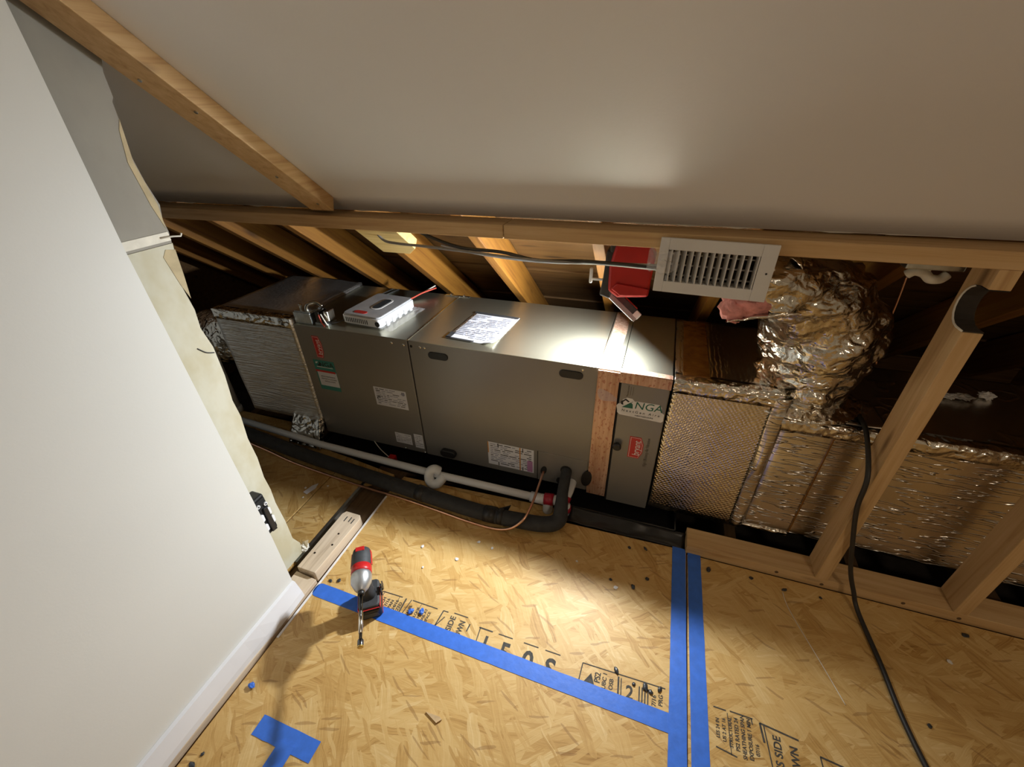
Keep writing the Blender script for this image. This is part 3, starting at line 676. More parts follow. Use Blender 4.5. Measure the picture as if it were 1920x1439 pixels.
# ================================================================ REGISTER
rg = thing('air_register', 'white louvred air register hanging from the top plate', 'register', (.123, 1.128, 1.009), (math.radians(-4), math.radians(.6), math.radians(-1.5)))
W, H = .262, .134
fr = MB()
ox0, ox1, oz0, oz1 = -W/2, W/2, 0, H
ix0, ix1, iz0, iz1 = -.109, .097, .028, .106
fr.box(ox0, ix0, -.006, .004, oz0, oz1).box(ix1, ox1, -.006, .004, oz0, oz1).box(ix0, ix1, -.006, .004, oz0, iz0).box(ix0, ix1, -.006, .004, iz1, oz1)
fr.build('frame', 'reg', rg, .0012)
lv = None
for k in range(13):
    x = ix0+.004+(ix1-ix0-.008)*k/12; a_ = math.radians(26 - 21*(k/12))
    if lv is None:
        lv = MB().box(-.0012, .0012, -.013, .013, 0, iz1-iz0).build('louver', 'reg', rg, at=(0, 0, 0)); o = lv; ORG[lv] = Vector((0, 0, 0))
    else: o = lv.copy(); COL.objects.link(o); o.parent = rg
    o.location = (x, .006, iz0); o.rotation_euler = (0, 0, a_)
for k in range(3): box('damper_blade', 'reg', rg, ix0, ix1, .022, .030, iz0+.010+k*.026, iz0+.0125+k*.026)
box('damper_rim', 'reg', rg, ix0-.002, ix0, .004, .04, iz0, iz1); box('damper_rim', 'reg', rg, ix1, ix1+.002, .004, .04, iz0, iz1)
box('damper_rim', 'reg', rg, ix0, ix1, .004, .04, iz0-.002, iz0); box('damper_rim', 'reg', rg, ix0, ix1, .004, .04, iz1, iz1+.002)
box('shade_back', 'dark', rg, ix0-.006, ix1+.006, .055, .06, iz0-.004, .094); box('shade_side', 'dark', rg, ix0-.006, ix0-.002, .03, .06, iz0-.004, .094); box('shade_side', 'dark', rg, ix1+.002, ix1+.006, .03, .06, iz0-.004, .094); box('shade_side', 'dark', rg, ix0-.006, ix1+.006, .03, .06, iz0-.006, iz0-.002); box('shade_side', 'dark', rg, ix0-.006, ix1+.006, .03, .06, .090, .094)  # dark box added so the gaps between the louvres read as shade
MB().lathe((.117, -.006, .068), -Y, [(0, .0025), (.0006, .0025)], 10).build('screw_hole', 'ink', rg)
box('damper_lever', 'grey', rg, ix0+.002, ix0+.009, -.004, .006, iz0+.001, iz0+.014)
def bag(u, v):
    x = -.155+.075*u; z = .055+.05*v
    return Vector((x, -.014-.02*math.sin(u*PI)-.012*noise.noise(Vector((u*6, v*6, 1))), z+.012*noise.noise(Vector((u*5, v*5, 4)))))
fbag = thing('plastic_wrap', 'scrap of clear plastic wrap clinging to the edge of the register', 'wrap', (.123, 1.128, 1.009), (math.radians(-4), math.radians(.6), math.radians(-1.5)))
MB().grid(bag, 18, 14).build('film', 'film', fbag, smooth=True)
# ================================================================ WORK LIGHT
wk = thing('work_light', 'red and black work light with a tilted bright head above the cabinet', 'work light', (-.085, 1.36, .82))
MB().prism([(-.145, 1.325, .925), (-.115, 1.325, .905), (-.020, 1.325, .915), (-.015, 1.325, 1.035), (-.03, 1.325, 1.075), (-.135, 1.325, 1.07), (-.148, 1.325, 1.0)], (0, .075, 0)).build('body', 'red', wk, .008)
MB().prism([(-.135, 1.317, .935), (-.105, 1.317, .915), (-.022, 1.317, .922), (-.020, 1.317, .945), (-.12, 1.317, .955)], (0, .01, 0)).build('handle_grip', 'red', wk, .004)
box('battery', 'driver', wk, -.150, -.06, 1.33, 1.395, 1.045, 1.085, .006)
MB().prism([(-.172, 1.335, .905), (-.138, 1.335, .895), (-.125, 1.335, .96), (-.135, 1.335, 1.05), (-.160, 1.335, 1.05), (-.165, 1.335, .96)], (0, .055, 0)).build('hinge_arm', 'driver', wk, .005)
hd = Vector((.115, -.01, -.093)).normalized(); hn = Vector((-.22, -.36, -.90)); hn = (hn-hd*hn.dot(hd)).normalized(); hs = hd.cross(hn)
h0 = Vector((-.168, 1.425, .897))
def hp(a_, b_, c_): return h0+hd*a_+hs*b_+hn*c_
def hbox(a0_, a1_, b0_, b1_, c0_, c1_): return MB().add([hp(a_, b_, c_) for a_, b_, c_ in [(a0_, b0_, c0_), (a1_, b0_, c0_), (a1_, b1_, c0_), (a0_, b1_, c0_), (a0_, b0_, c1_), (a1_, b0_, c1_), (a1_, b1_, c1_), (a0_, b1_, c1_)]], [(3, 2, 1, 0), (4, 5, 6, 7), (0, 1, 5, 4), (1, 2, 6, 5), (2, 3, 7, 6), (3, 0, 4, 7)])
hbox(0, .150, -.022, .022, -.026, 0).build('lamp_head', 'driver', wk, .005)
hbox(.01, .13, -.008, .008, -.030, -.024).build('head_trim', 'red', wk, .002)
hbox(.128, .153, -.023, .023, -.024, .001).build('lens_cap', 'white', wk, .004)
hbox(.008, .140, -.017, .017, 0, .003).build('led_strip', 'led', wk)
for sg in (-1, 1): hbox(.002, .150, min(sg*.0185, sg*.0225), max(sg*.0185, sg*.0225), -.004, .012).build('lens_bezel', 'grey', wk, .001)
box('hook', 'white', wk, -.216, -.206, 1.385, 1.40, .925, .975, .003); box('hook', 'white', wk, -.210, -.165, 1.388, 1.396, .935, .942, .001)
ld = bpy.data.lights.new('work_light_lamp', 'AREA'); ld.shape = 'RECTANGLE'; ld.size = .07; ld.size_y = .03; ld.energy = WORK_POWER; ld.color = (.92, .97, 1.0); ld.spread = math.radians(180)
lo = bpy.data.objects.new('work_light_lamp', ld); COL.objects.link(lo); lo.parent = wk
zc = -hn; xc = hd; yc = zc.cross(xc); pc = hp(.074, 0, .0125) - ORG[wk]
lo.matrix_local = Matrix(((xc.x, yc.x, zc.x, pc.x), (xc.y, yc.y, zc.y, pc.y), (xc.z, yc.z, zc.z, pc.z), (0, 0, 0, 1)))
# ================================================================ CABLES, BLOCK, CONTROLS
def wire(name, label, cat, pts, r, mat, group=None, n=8, seg=8):
    return tag(MB().tube(spline(pts, n), r, seg).build(name, mat, None, smooth=True), label, cat, group)
wire('data_cable', 'grey cable drooping from the lumber block to the register', 'cable', [(-.945, 1.262, 1.105), (-.915, 1.27, 1.055), (-.86, 1.27, 1.045), (-.76, 1.27, 1.042), (-.62, 1.27, 1.036), (-.45, 1.265, 1.028), (-.30, 1.255, 1.028), (-.17, 1.25, 1.036), (-.05, 1.21, 1.05), (.05, 1.19, 1.06)], .0045, 'cable')
wire('control_cable', 'dark cable slung from the top plate and twisted with the grey one', 'cable', [(-.80, 1.255, 1.108), (-.72, 1.272, 1.07), (-.62, 1.276, 1.044), (-.48, 1.272, 1.040), (-.36, 1.262, 1.026), (-.22, 1.252, 1.036), (-.08, 1.215, 1.046), (.03, 1.19, 1.05)], .0055, 'cableb')
wire('thin_cable', 'thin pale grey cable running to the register below the others', 'cable', [(-.70, 1.285, 1.045), (-.58, 1.286, 1.026), (-.45, 1.28, 1.018), (-.32, 1.268, 1.020), (-.18, 1.262, 1.028), (-.06, 1.225, 1.038), (.02, 1.20, 1.042)], .003, 'lgrey')
# lumber block nailed to the rafter
MT['yellow'] = wood('yellow_pine_offcut', 'x', (.80, .62, .27), (.70, .50, .19), (.52, .34, .11))
bk = thing('lumber_block', 'short yellow lumber offcut fixed beside a rafter behind the top plate', 'lumber', (-.93, 1.36, 1.0))
MB().prism([(-1.00, 1.262, 1.12), (-.835, 1.262, 1.12), (-.835, 1.40, 1.01), (-.835, 1.40, .975), (-.935, 1.42, .955), (-1.00, 1.36, 1.01)][:2] + [(-.835, 1.36, 1.04), (-.885, 1.40, 1.008), (-1.00, 1.40, 1.008)], (0, -.0216, -.03)).build('block', 'yellow', bk, .002)
# thermostat style control box on top
cb = thing('control_box', 'light grey control box with red badge and oval display on the cabinet top', 'control box', (-1.155, 1.485, ZT), (0, 0, math.radians(-4)))
def rrect(hx, hy, r, n=5):
    pts = []
    for cx, cy, a0_ in ((hx-r, hy-r, 0), (-hx+r, hy-r, 90), (-hx+r, -hy+r, 180), (hx-r, -hy+r, 270)):
        for k in range(n+1): t = math.radians(a0_+90*k/n); pts.append((cx+r*math.cos(t), cy+r*math.sin(t)))
    return pts
MB().prism([(x, y, .008) for x, y in rrect(.100, .128, .016)], (0, 0, .036)).build('housing', 'white', cb, .003)
MB().prism([(x, y, 0) for x, y in rrect(.094, .120, .012)], (0, 0, .010)).build('foot', 'grey', cb)
cv = MB().prism([(x, y, .044) for x, y in rrect(.096, .124, .018)], (0, 0, .008)).build('cover', 'lgrey', cb, .003)
MB().prism([(x+.012, y+.012, .0515) for x, y in rrect(.028, .062, .0279, 8)], (0, 0, .0016)).build('display_bezel', 'inkw', cv)
MB().prism([(x+.012, y+.012, .0528) for x, y in rrect(.020, .054, .0199, 8)], (0, 0, .0014)).build('display', 'disp', cv)
MB().prism([(x-.020, y-.094, .0515) for x, y in rrect(.032, .013, .0129, 6)], (0, 0, .0016)).build('brand_badge', 'redb', cv)
for k in range(12): box('vent_slot', 'ink', cb, -.078+k*.010, -.074+k*.010, -.1286, -.126, .016, .036)
MB().lathe((.088, -.1285, .025), -Y, [(0, .012), (.002, .012)], 12).build('cable_knockout', 'ink', cb)
for k in range(5): box('side_clip', 'white', cb, .0995, .108, -.09+k*.042, -.072+k*.042, .004, .026, .002)
def wrap(u, v):
    return Vector((.100+.055*v+.008*noise.noise(Vector((u*7, v*3, 0))), -.13+.26*u, .004+.02*(1-v)*abs(noise.noise(Vector((u*9, v*4, 2))))))
pw = thing('plastic_sleeve', 'clear plastic sleeve lying beside the grey control box', 'wrap', (-1.155, 1.485, ZT), (0, 0, math.radians(-4)))
MB().grid(wrap, 24, 8).build('film', 'film', pw, smooth=True)
# transformer and junction box
jb = thing('junction_box', 'galvanized steel junction box on the corner of the cabinet top', 'junction box', (-1.425, 1.36, ZT))
box('box', 'galv', jb, -1.475, -1.385, 1.312, 1.385, ZT, ZT+.052, .002)
box('cover_plate', 'galv', jb, -1.472, -1.388, 1.318, 1.38, ZT+.052, ZT+.056, .001)
MB().lathe((-1.462, 1.35, ZT+.056), Z, [(0, .006), (.012, .006), (.016, .008), (.02, .006)], 10).build('screw', 'chrome', jb)
MB().tube(spline([(-1.43, 1.345, ZT+.05), (-1.42, 1.35, ZT+.075), (-1.39, 1.37, ZT+.082), (-1.365, 1.375, ZT+.065)]), .008, 10).build('conduit_clamp', 'chrome', jb, smooth=True)
tr = thing('transformer', 'small control transformer with copper windings beside the junction box', 'transformer', (-1.33, 1.35, ZT))
box('core', 'galv', tr, -1.372, -1.305, 1.318, 1.375, ZT, ZT+.012, .001); box('core', 'steel', tr, -1.365, -1.345, 1.322, 1.372, ZT+.012, ZT+.06, .001)
box('winding', 'black', tr, -1.352, -1.315, 1.325, 1.37, ZT+.01, ZT+.055, .006); box('core', 'chrome', tr, -1.322, -1.300, 1.325, 1.37, ZT+.02, ZT+.066, .004)
MB().tube(spline([(-1.345, 1.32, ZT+.05), (-1.335, 1.315, ZT+.02), (-1.325, 1.318, ZT+.0)]), .003, 6).build('wire', 'wirer', tr, smooth=True)
MB().tube(spline([(-1.33, 1.318, ZT+.055), (-1.315, 1.314, ZT+.03), (-1.31, 1.32, ZT+.004)]), .003, 6).build('wire', 'wirew', tr, smooth=True)
wire('low_voltage_wire', 'thin wire between the transformer and the control box', 'wire', [(-1.31, 1.335, ZT+.006), (-1.295, 1.33, ZT+.012), (-1.27, 1.345, ZT+.015), (-1.255, 1.37, ZT+.018)], .0025, 'cableb')
wire('thermostat_wire', 'red thermostat wires behind the control box', 'wire', [(-1.12, 1.60, ZT+.03), (-1.10, 1.66, ZT+.02), (-1.07, 1.72, ZT+.03), (-1.03, 1.79, ZT+.035)], .004, 'wirer')
wire('thermostat_wire', 'white thermostat wires behind the control box', 'wire', [(-1.15, 1.60, ZT+.02), (-1.12, 1.67, ZT+.012), (-1.08, 1.74, ZT+.024), (-1.035, 1.795, ZT+.045)], .003, 'wirew')
cl = thing('wire_loop', 'bright bent metal strip lying on the far edge of the cabinet top', 'metal strip', (-1.27, 1.74, ZT))
MB().tube([(-1.31, 1.66, ZT+.004), (-1.285, 1.79, ZT+.004), (-1.25, 1.795, ZT+.004), (-1.285, 1.66, ZT+.004)], .004, 6).build('strip', 'galv', cl)
# paper
pp_ = thing('instruction_sheet', 'white printed instruction sheet lying on the cabinet top', 'paper', (-.655, 1.495, ZT), (0, 0, math.radians(-4)))
def sheetf(u, v):
    x = -.105+.21*u; y = -.138+.276*v
    return Vector((x, y, .0012+.003*abs(noise.noise(Vector((x*9, y*9, 0))))+.016*max(0, u-.75)*max(0, .25-v)*12))
MB().grid(sheetf, 16, 18).build('page', 'label', pp_, smooth=True, solid=.0006)
box('dark_border', 'ink', pp_, -.105, .105, .118, .136, .0045, .0049); box('dark_border', 'ink', pp_, -.107, -.085, -.139, -.085, .0042, .0046); box('dark_border', 'ink', pp_, -.107, .02, -.141, -.131, .0042, .0046)
mb = MB(); rnd = random.Random(4)
for r in range(15):
    y = .10-r*.0148; x = -.088
    while x < .085:
        l_ = rnd.uniform(.012, .05)
        if rnd.random() < .8: mb.box(x, min(x+l_, .09), y-.0022, y+.0022, .0046, .005)
        x += l_+.006
mb.build('printed_lines', 'inkg', pp_)['kind'] = 'stuff'
# ================================================================ PAN AND PIPES
pn = thing('drain_pan', 'black plastic drain pan under the air handler', 'drain pan', (-.62, 1.56, -.0205))
px0, px1, py0, py1 = -1.47, .22, 1.225, 1.93
mb = MB().box(px0, px1, py0, py1, -.0205, -.016)
mb.build('tray', 'pan', pn)
for a_ in ((px0, px0+.006, py0, py1), (px1-.006, px1, py0, py1), (px0, px1, py0, py0+.006), (px0, px1, py1-.006, py1)): box('rim', 'pan', pn, *a_, -.016, .022, .001)
fs_ = MB()
s0 = None
for x in (-1.40, -.95, -.40, -.05):
    t_ = thing('foam_riser', 'black foam riser between the pan and the cabinet', 'riser', (x, 1.55, -.016), group='risers under the cabinet')
    box('block', 'foam', t_, x-.03, x+.03, 1.42, 1.70, -.016, (.054 if x < -.1 else .032))
tp = thing('plastic_sheeting', 'glossy black plastic sheeting in the slot below the filter cabinet', 'sheeting', (.04, 1.2, -.02))
MB().grid(lambda u, v: Vector((-.20+.46*u, 1.172+.055*v, -.012+.03*v*v+.006*noise.noise(Vector((u*8, v*3, 0))))), 30, 8).build('sheet', 'pan', tp, smooth=True, solid=.001)
# condensate pipe
dp = thing('condensate_pipe', 'long white plastic condensate pipe along the front of the pan', 'pipe', (-1.1, 1.2, .03))
MB().tube([(-2.02, 1.235, .060), (-1.44, 1.198, .060), (-.80, 1.186, .060), (-.335, 1.192, .058)], .0165, 16).build('straight_pipe', 'pvc', dp, smooth=True)
MB().tube([(-.36, 1.192, .058), (-.30, 1.192, .058)], .0215, 16).build('elbow_hub', 'pvc', dp, smooth=True)
MB().tube(spline([(-.315, 1.192, .06), (-.290, 1.19, .062), (-.285, 1.188, .048), (-.285, 1.188, .002)]), .0205, 16).build('elbow', 'pvc', dp, smooth=True)
MB().tube([(-.300, 1.190, .066), (-.262, 1.192, .069)], .0245, 16).build('primer_joint', 'primer', dp, smooth=True)
MB().tube(spline([(-.262, 1.192, .069), (-.235, 1.195, .07), (-.222, 1.21, .072), (-.213, 1.245, .080), (-.210, 1.31, .085)]), .0205, 16).build('stub_pipe', 'pvc', dp, smooth=True)
MB().tube([(-.222, 1.205, .062), (-.218, 1.222, .075)], .0245, 16).build('primer_joint', 'primer', dp, smooth=True)
MB().tube([(-.214, 1.20, .0), (-.214, 1.20, .05)], .0205, 16).build('drop_pipe', 'pvc', dp, smooth=True)
MB().tube([(-.214, 1.20, .018), (-.214, 1.20, .04)], .0245, 16).build('primer_joint', 'primer', dp, smooth=True)
MB().tube(spline([(-.785, 1.190, .078), (-.800, 1.182, .092), (-.816, 1.170, .086), (-.818, 1.156, .058), (-.802, 1.148, .040), (-.780, 1.152, .040), (-.768, 1.168, .050), (-.762, 1.184, .058)], 8), .0215, 14).build('trap', 'pvc', dp, smooth=True)
vp = thing('vent_pipe', 'short upright grey plastic pipe at the end of the supply plenum', 'pipe', (-2.16, 1.36, 0))
MB().tube([(-2.165, 1.352, 0), (-2.165, 1.352, .45)], .02, 14).build('pipe', 'pvc', vp, smooth=True)
MB().tube([(-2.165, 1.352, .0), (-2.165, 1.352, .035)], .025, 14).build('coupling', 'pvc', vp, smooth=True)
# insulated suction line
sl = thing('insulated_suction_line', 'black foam insulated refrigerant line lying along the floor', 'pipe', (-1.0, 1.1, 0))
path = [(-2.05, 1.20, .038), (-1.9, 1.178, .036), (-1.53, 1.135, .036), (-1.232, 1.112, .035), (-.976, 1.095, .034), (-.566, 1.070, .034), (-.36, 1.078, .034), (-.262, 1.092, .036), (-.222, 1.118, .048), (-.222, 1.155, .085), (-.228, 1.20, .115), (-.236, 1.305, .143)]
MB().tube(spline(path, 8), [.031]*((len(path)-3)*8-8) + [.031-.0085*min(1, i/16) for i in range(2*8+8+1)], 18).build('foam_sleeve', 'foam', sl, smooth=True)
for (c_, d_) in (((-.84, 1.088, .034), (-.80, 1.084, .034)), ((-.52, 1.070, .034), (-.47, 1.072, .034)), ((-.46, 1.072, .035), (-.44, 1.073, .035))):
    MB().tube([c_, d_], .0335, 18).build('joint_wrap', 'black', sl, smooth=True)
MB().prism([(-.47, 1.09, .05), (-.42, 1.11, .066), (-.435, 1.10, .03)], (0, .006, 0)).build('tape_tail', 'black', sl)
wire('copper_line', 'bare copper refrigerant tube beside the black insulated line', 'pipe', [(-2.0, 1.190, .009), (-1.892, 1.150, .007), (-1.70, 1.120, .007), (-1.521, 1.092, .007), (-1.253, 1.070, .007), (-1.073, 1.060, .007), (-.91, 1.056, .007), (-.70, 1.040, .007), (-.585, 1.030, .007), (-.47, 1.026, .010), (-.40, 1.030, .030), (-.355, 1.050, .066), (-.338, 1.09, .086), (-.333, 1.17, .098), (-.334, 1.303, .112)], .0052, 'copper', n=6, seg=10)
blk = thing('osb_offcut', 'narrow strip of strand board between the pipe and the black line', 'board', (-.6, 1.14, 0))
MB().prism([(-.955, 1.142, 0), (-.86, 1.125, 0), (-.40, 1.112, 0), (-.31, 1.118, 0), (-.31, 1.145, 0), (-.42, 1.155, 0), (-.93, 1.168, 0)], (0, 0, .016)).build('strip', 'osb', blk, .001)
blk = thing('osb_offcut', 'grimy strip of strand board under the pipe beside the plenum', 'board', (-1.2, 1.16, 0))
MB().prism([(-1.46, 1.185, 0), (-1.05, 1.145, 0), (-1.01, 1.15, 0), (-1.01, 1.165, 0), (-1.28, 1.20, 0), (-1.44, 1.215, 0)], (0, 0, .014)).build('strip', 'osb2', blk, .001)
# float switch
fw_ = thing('float_switch', 'small red and white float switch sitting in the drain pan', 'switch', (-1.09, 1.26, -.016))
box('body', 'red', fw_, -1.105, -1.070, 1.250, 1.282, -.016, .018, .004); box('tag_plate', 'inkw', fw_, -1.118, -1.082, 1.243, 1.250, .003, .014, .001)
MB().tube(spline([(-1.10, 1.26, .016), (-1.14, 1.27, .036), (-1.17, 1.285, .042), (-1.20, 1.30, .058)]), .0022, 6).build('lead', 'wirew', fw_, smooth=True)
# ================================================================ ELECTRICAL BOX IN THE CUT WALL
eb = thing('wall_box', 'black plastic electrical box in the open edge of the cut wall', 'electrical box', (-1.07, .605, .25))
MB().box(-1.105, -1.06, .565, .622, .275, .43).build('shell', 'black', eb, .006)
box('collar', 'gap', eb, -1.061, -1.055, .569, .618, .285, .42, .002)
for y, z in ((.588, .405), (.612, .396)):
    o = MB().lathe((-1.055, y, z), X, [(0, .006), (.004, .006)], 12).build('screw_boss', 'white', eb); MB().lathe((-1.051, y, z), X, [(0, .003), (.0006, .003)], 8).build('screw_hole', 'ink', o)
for y, z in ((.587, .357), (.587, .315), (.615, .362), (.616, .325)): MB().prism([(-1.055, y-.005, z-.016), (-1.055, y+.004, z-.013), (-1.055, y+.005, z+.009), (-1.055, y-.002, z+.017), (-1.055, y-.006, z+.009)], (.003, 0, 0)).build('metal_tab', 'white', eb, .001)
MB().prism([(-1.055, .594, .285), (-1.055, .612, .282), (-1.055, .611, .385), (-1.055, .597, .388)], (.006, 0, 0)).build('device', 'black', eb, .002)
box('metal_tab', 'brass', eb, -1.055, -1.052, .574, .579, .32, .33)
# torn drywall crumb
dc = thing('drywall_scrap', 'torn cream drywall scrap at the foot of the cut wall', 'scrap', (-1.12, .71, 0))
lump(MB(), (-1.122, .715, .022), .017, .35, sc=(.5, 1, 1.3)).build('crumb', 'gyp', dc)
MB().prism([(-1.128, .70, .03), (-1.118, .712, .058), (-1.112, .726, .052), (-1.116, .71, .02)], (.004, .004, 0)).build('paper_flap', 'torn', dc)
# ================================================================ IMPACT DRIVER
dv = thing('impact_driver', 'black and red impact driver with a long bit standing on the floor', 'power tool', (-.752, .612, 0), (0, 0, math.radians(-55)))
box_b = MB().prism([(x, y, .0) for x, y in rrect(.052, .036, .012)], (0, 0, .042)).build('battery', 'black', dv, .006)
MB().prism([(-.045, -.0365, .004), (.045, -.0365, .004), (.040, -.0365, .012), (-.04, -.0365, .012)], (0, .073, 0)).build('battery_trim', 'red', box_b, .001)
MB().prism([(.0495, -.026, .010), (.0495, .026, .010), (.0495, .022, .032), (.0495, -.022, .032)], (.004, 0, 0)).build('battery_face', 'driver', box_b, .001)
MB().prism([(x, y, .042) for x, y in rrect(.050, .035, .014)], (0, 0, .022)).build('foot', 'driver', dv, .006)
MB().prism([(.046, -.034, .047), (.046, .034, .047), (.052, .030, .056), (.052, -.030, .056)], (.003, 0, 0)).build('foot_trim', 'red', dv, .001)
for y in (-.036, .033): MB().prism([(-.02, y, .045), (.05, y, .045), (.05, y, .058), (-.02, y, .058)], (0, .003, 0)).build('side_trim', 'red', dv, .001)
MB().tube([(.004, 0, .055), (0, 0, .09), (-.006, 0, .125), (-.010, 0, .155)], [.026, .021, .0195, .024], 16).build('grip', 'driver', dv, smooth=True)
box('trigger', 'red', dv, .010, .024, -.007, .007, .112, .146, .004)
hz = .176
MB().lathe((-.088, 0, hz), X, [(0, .020), (.006, .028), (.03, .0315), (.075, .0315), (.092, .030)], 22).build('motor_housing', 'driver', dv, smooth=True)
MB().lathe((-.020, 0, hz), X, [(0, .0322), (.022, .0325), (.026, .031)], 22).build('red_collar', 'red', dv, smooth=True)
MB().lathe((.002, 0, hz), X, [(0, .030), (.012, .0325), (.032, .0315), (.052, .022), (.062, .014), (.064, .012)], 22).build('gear_nose', 'nose', dv, smooth=True)
MB().lathe((.064, 0, hz), X, [(0, .0105), (.012, .0105), (.014, .008)], 14).build('chuck', 'black', dv, smooth=True)
bt = MB().lathe((.076, 0, hz), X, [(0, .0045), (.145, .0045)], 10).build('bit_shaft', 'steel', dv, smooth=True)
MB().lathe((.130, 0, hz), X, [(0, .0062), (.065, .0062)], 12).build('bit_sleeve', 'chrome', bt, smooth=True)
MB().lathe((.212, 0, hz), X, [(0, .006), (.004, .0085), (.018, .0085), (.02, .008)], 14).build('nut_socket', 'steel', bt, smooth=True)
MB().lathe((.231, 0, hz), X, [(0, .0086), (.003, .0086)], 14).build('socket_ring', 'brass', bt, smooth=True)
for s_ in (-1, 1): MB().prism([(-.080, s_*.029-.002, hz-.012), (-.03, s_*.0315-.002, hz-.012), (-.02, s_*.0315-.002, hz+.006), (-.075, s_*.029-.002, hz+.008)], (0, .004, 0)).build('side_panel', 'red', dv, .001)
box('logo_plate', 'red', dv, -.080, -.064, -.014, .014, hz+.026, hz+.0305, .001)
MB().tube([(-.005, .040, .055), (-.005, .048, .06), (-.005, .050, .085), (-.012, .048, .095)], .003, 6).build('belt_clip', 'chrome', dv)
box('clip_plate', 'black', dv, -.018, .012, .0385, .044, .05, .075, .002)
# ================================================================ TAPE, MARKS AND LITTER ON THE FLOOR
def tape(label, a_, b_, w_, z=.0006, tip=False, name='tape_strip', seed=1, n=40):
    a_ = Vector((*a_, 0)); b_ = Vector((*b_, 0)); d = (b_-a_).normalized(); s_ = Vector((-d.y, d.x, 0)); L_ = []; R_ = []
    for i in range(n+1):
        p = a_+(b_-a_)*i/n; t1 = .0012*noise.noise(Vector((i*.7, seed, 0))); t2 = .0012*noise.noise(Vector((i*.8, seed+9, 0)))
        L_.append((p+s_*(w_/2+t1))); R_.append((p-s_*(w_/2+t2)))
    cap = [a_ - s_*(w_/2)*math.cos(PI*k/8) - d*.018*math.sin(PI*k/8) for k in range(1, 8)] if tip else []
    pts = [(p.x, p.y, z) for p in cap] + [(p.x, p.y, z) for p in L_] + [(p.x, p.y, z) for p in R_[::-1]]
    return tag(MB().prism(pts, (0, 0, .0006)).build(name, 'tapeb', None), label, 'tape')
tape('long blue painter tape strip running from the impact driver to the paired strips', (-.965, .597), (.236, .580), .048, tip=True, seed=2)
tape('blue painter tape strip meeting the long strip, on the printed board side of the joint', (.236, 1.166), (.246, -.5), .047, .0014, seed=3)
tape('blue painter tape strip on the joint side away from the impact driver', (.289, 1.166), (.308, -.5), .045, seed=4)
tape('short blue tape piece forming the bar of a T mark', (-.853, .2195), (-.66, .2195), .048, seed=5, n=10)
tape('blue tape piece forming the stem of the T mark', (-.743, .21), (-.745, -.1), .050, .0014, seed=6, n=10)
# board stamps
SM = sheet_main; SR = sheet_right; ZF = .0004
def fl_line(par, x0, y0, x1, y1, w_=.003): 
    d = Vector((x1-x0, y1-y0, 0)).normalized(); s_ = Vector((-d.y, d.x, 0))*w_/2
    a_, b_ = Vector((x0, y0, ZF)), Vector((x1, y1, ZF))
    MB().prism([a_-s_, b_-s_, b_+s_, a_+s_], (0, 0, .0003)).build('stamp_line', 'stamp', par)
def ft(par, s_, size, x, y, rot=True, sx=1.0, mat='stamp', shear=0): return text('stamp_lettering', s_, size, mat, par, (x, y, ZF), (Y if rot else X), (-X if rot else Y), sx, shear, bold=size*.022)
yt = .664; yb = .60
fl_line(SM, -.742, yt, -.665, yt+.002); fl_line(SM, -.742, yt, -.742, yb); fl_line(SM, -.735, yt, -.735, yb, .002); fl_line(SM, -.650, yt+.002, -.650, yb, .005); fl_line(SM, -.675, yt, -.675, .632, .0015)
for i, s_ in enumerate(('INCH', '7/16', 'SPAN', '24/16', 'SIZED')): ft(SM, s_, .015, -.722+i*.0155, .634-(.0 if i % 2 else .006), True, 1.05)
fl_line(SM, -.625, yt+.003, -.530, yt+.003); fl_line(SM, -.630, yt+.003, -.640, yb); fl_line(SM, -.590, yt, -.590, yb, .0015)
for i, s_ in enumerate(('PANEL', 'LAP', 'FLOOR', 'FIX 3', 'NAIL AT', 'SPACE')): ft(SM, s_, .0125, -.622+i*.0145, .632, True, 1.0)
fl_line(SM, -.508, .668, -.515, yb, .004); fl_line(SM, -.508, .668, -.490, .668); fl_line(SM, -.47, .672, -.42, .672, .003); fl_line(SM, -.495, .65, -.52, .60, .003)
ft(SM, 'SIDE', .026, -.466, .637, True, .95); ft(SM, 'DOWN', .026, -.430, .622, True, .8); fl_line(SM, -.405, .655, -.407, .63, .004)
fl_line(SM, -.372, .655, -.325, .655, .004); fl_line(SM, -.368, .655, -.365, .60, .003)
for s_, x, w_ in (('1', -.337, 1), ('5', -.270, 1.1), ('0', -.195, 1.15), ('S', -.125, 1.15)): ft(SM, s_, .085, x, .603, False, w_*.75)
for x in (-.285, -.20, -.13): fl_line(SM, x-.02, .655, x+.028, .655, .003)
fl_line(SM, -.033, .656, .205, .662, .0028); fl_line(SM, -.033, .656, -.036, .60, .003)
MB().prism([(-.022, .607, ZF), (.010, .605, ZF), (-.004, .636, ZF)], (0, 0, .0003)).build('stamp_mark', 'stamp', SM)
ft(SM, 'PS2', .024, .016, .630, True, .8); ft(SM, 'UBC 1', .0165, .036, .628, True); ft(SM, '1 OSB', .0165, .056, .618, True)
fl_line(SM, .074, .652, .078, .60, .005); fl_line(SM, .082, .650, .086, .60, .003)
ft(SM, '2', .05, .108, .618, False, .9); 
for x in (.134, .142, .150, .158): fl_line(SM, x, .645, x+.002, .60, .0035)
ft(SM, '7/16', .016, .176, .622, True); ft(SM, 'PRG', .016, .194, .628, True)
fl_line(SR, .333, .66, .365, .66); fl_line(SR, .368, .655, .372, .56, .0018); fl_line(SR, .375, .662, .432, .662, .003); fl_line(SR, .428, .662, .430, .648, .003); fl_line(SR, .335, .567, .385, .56)
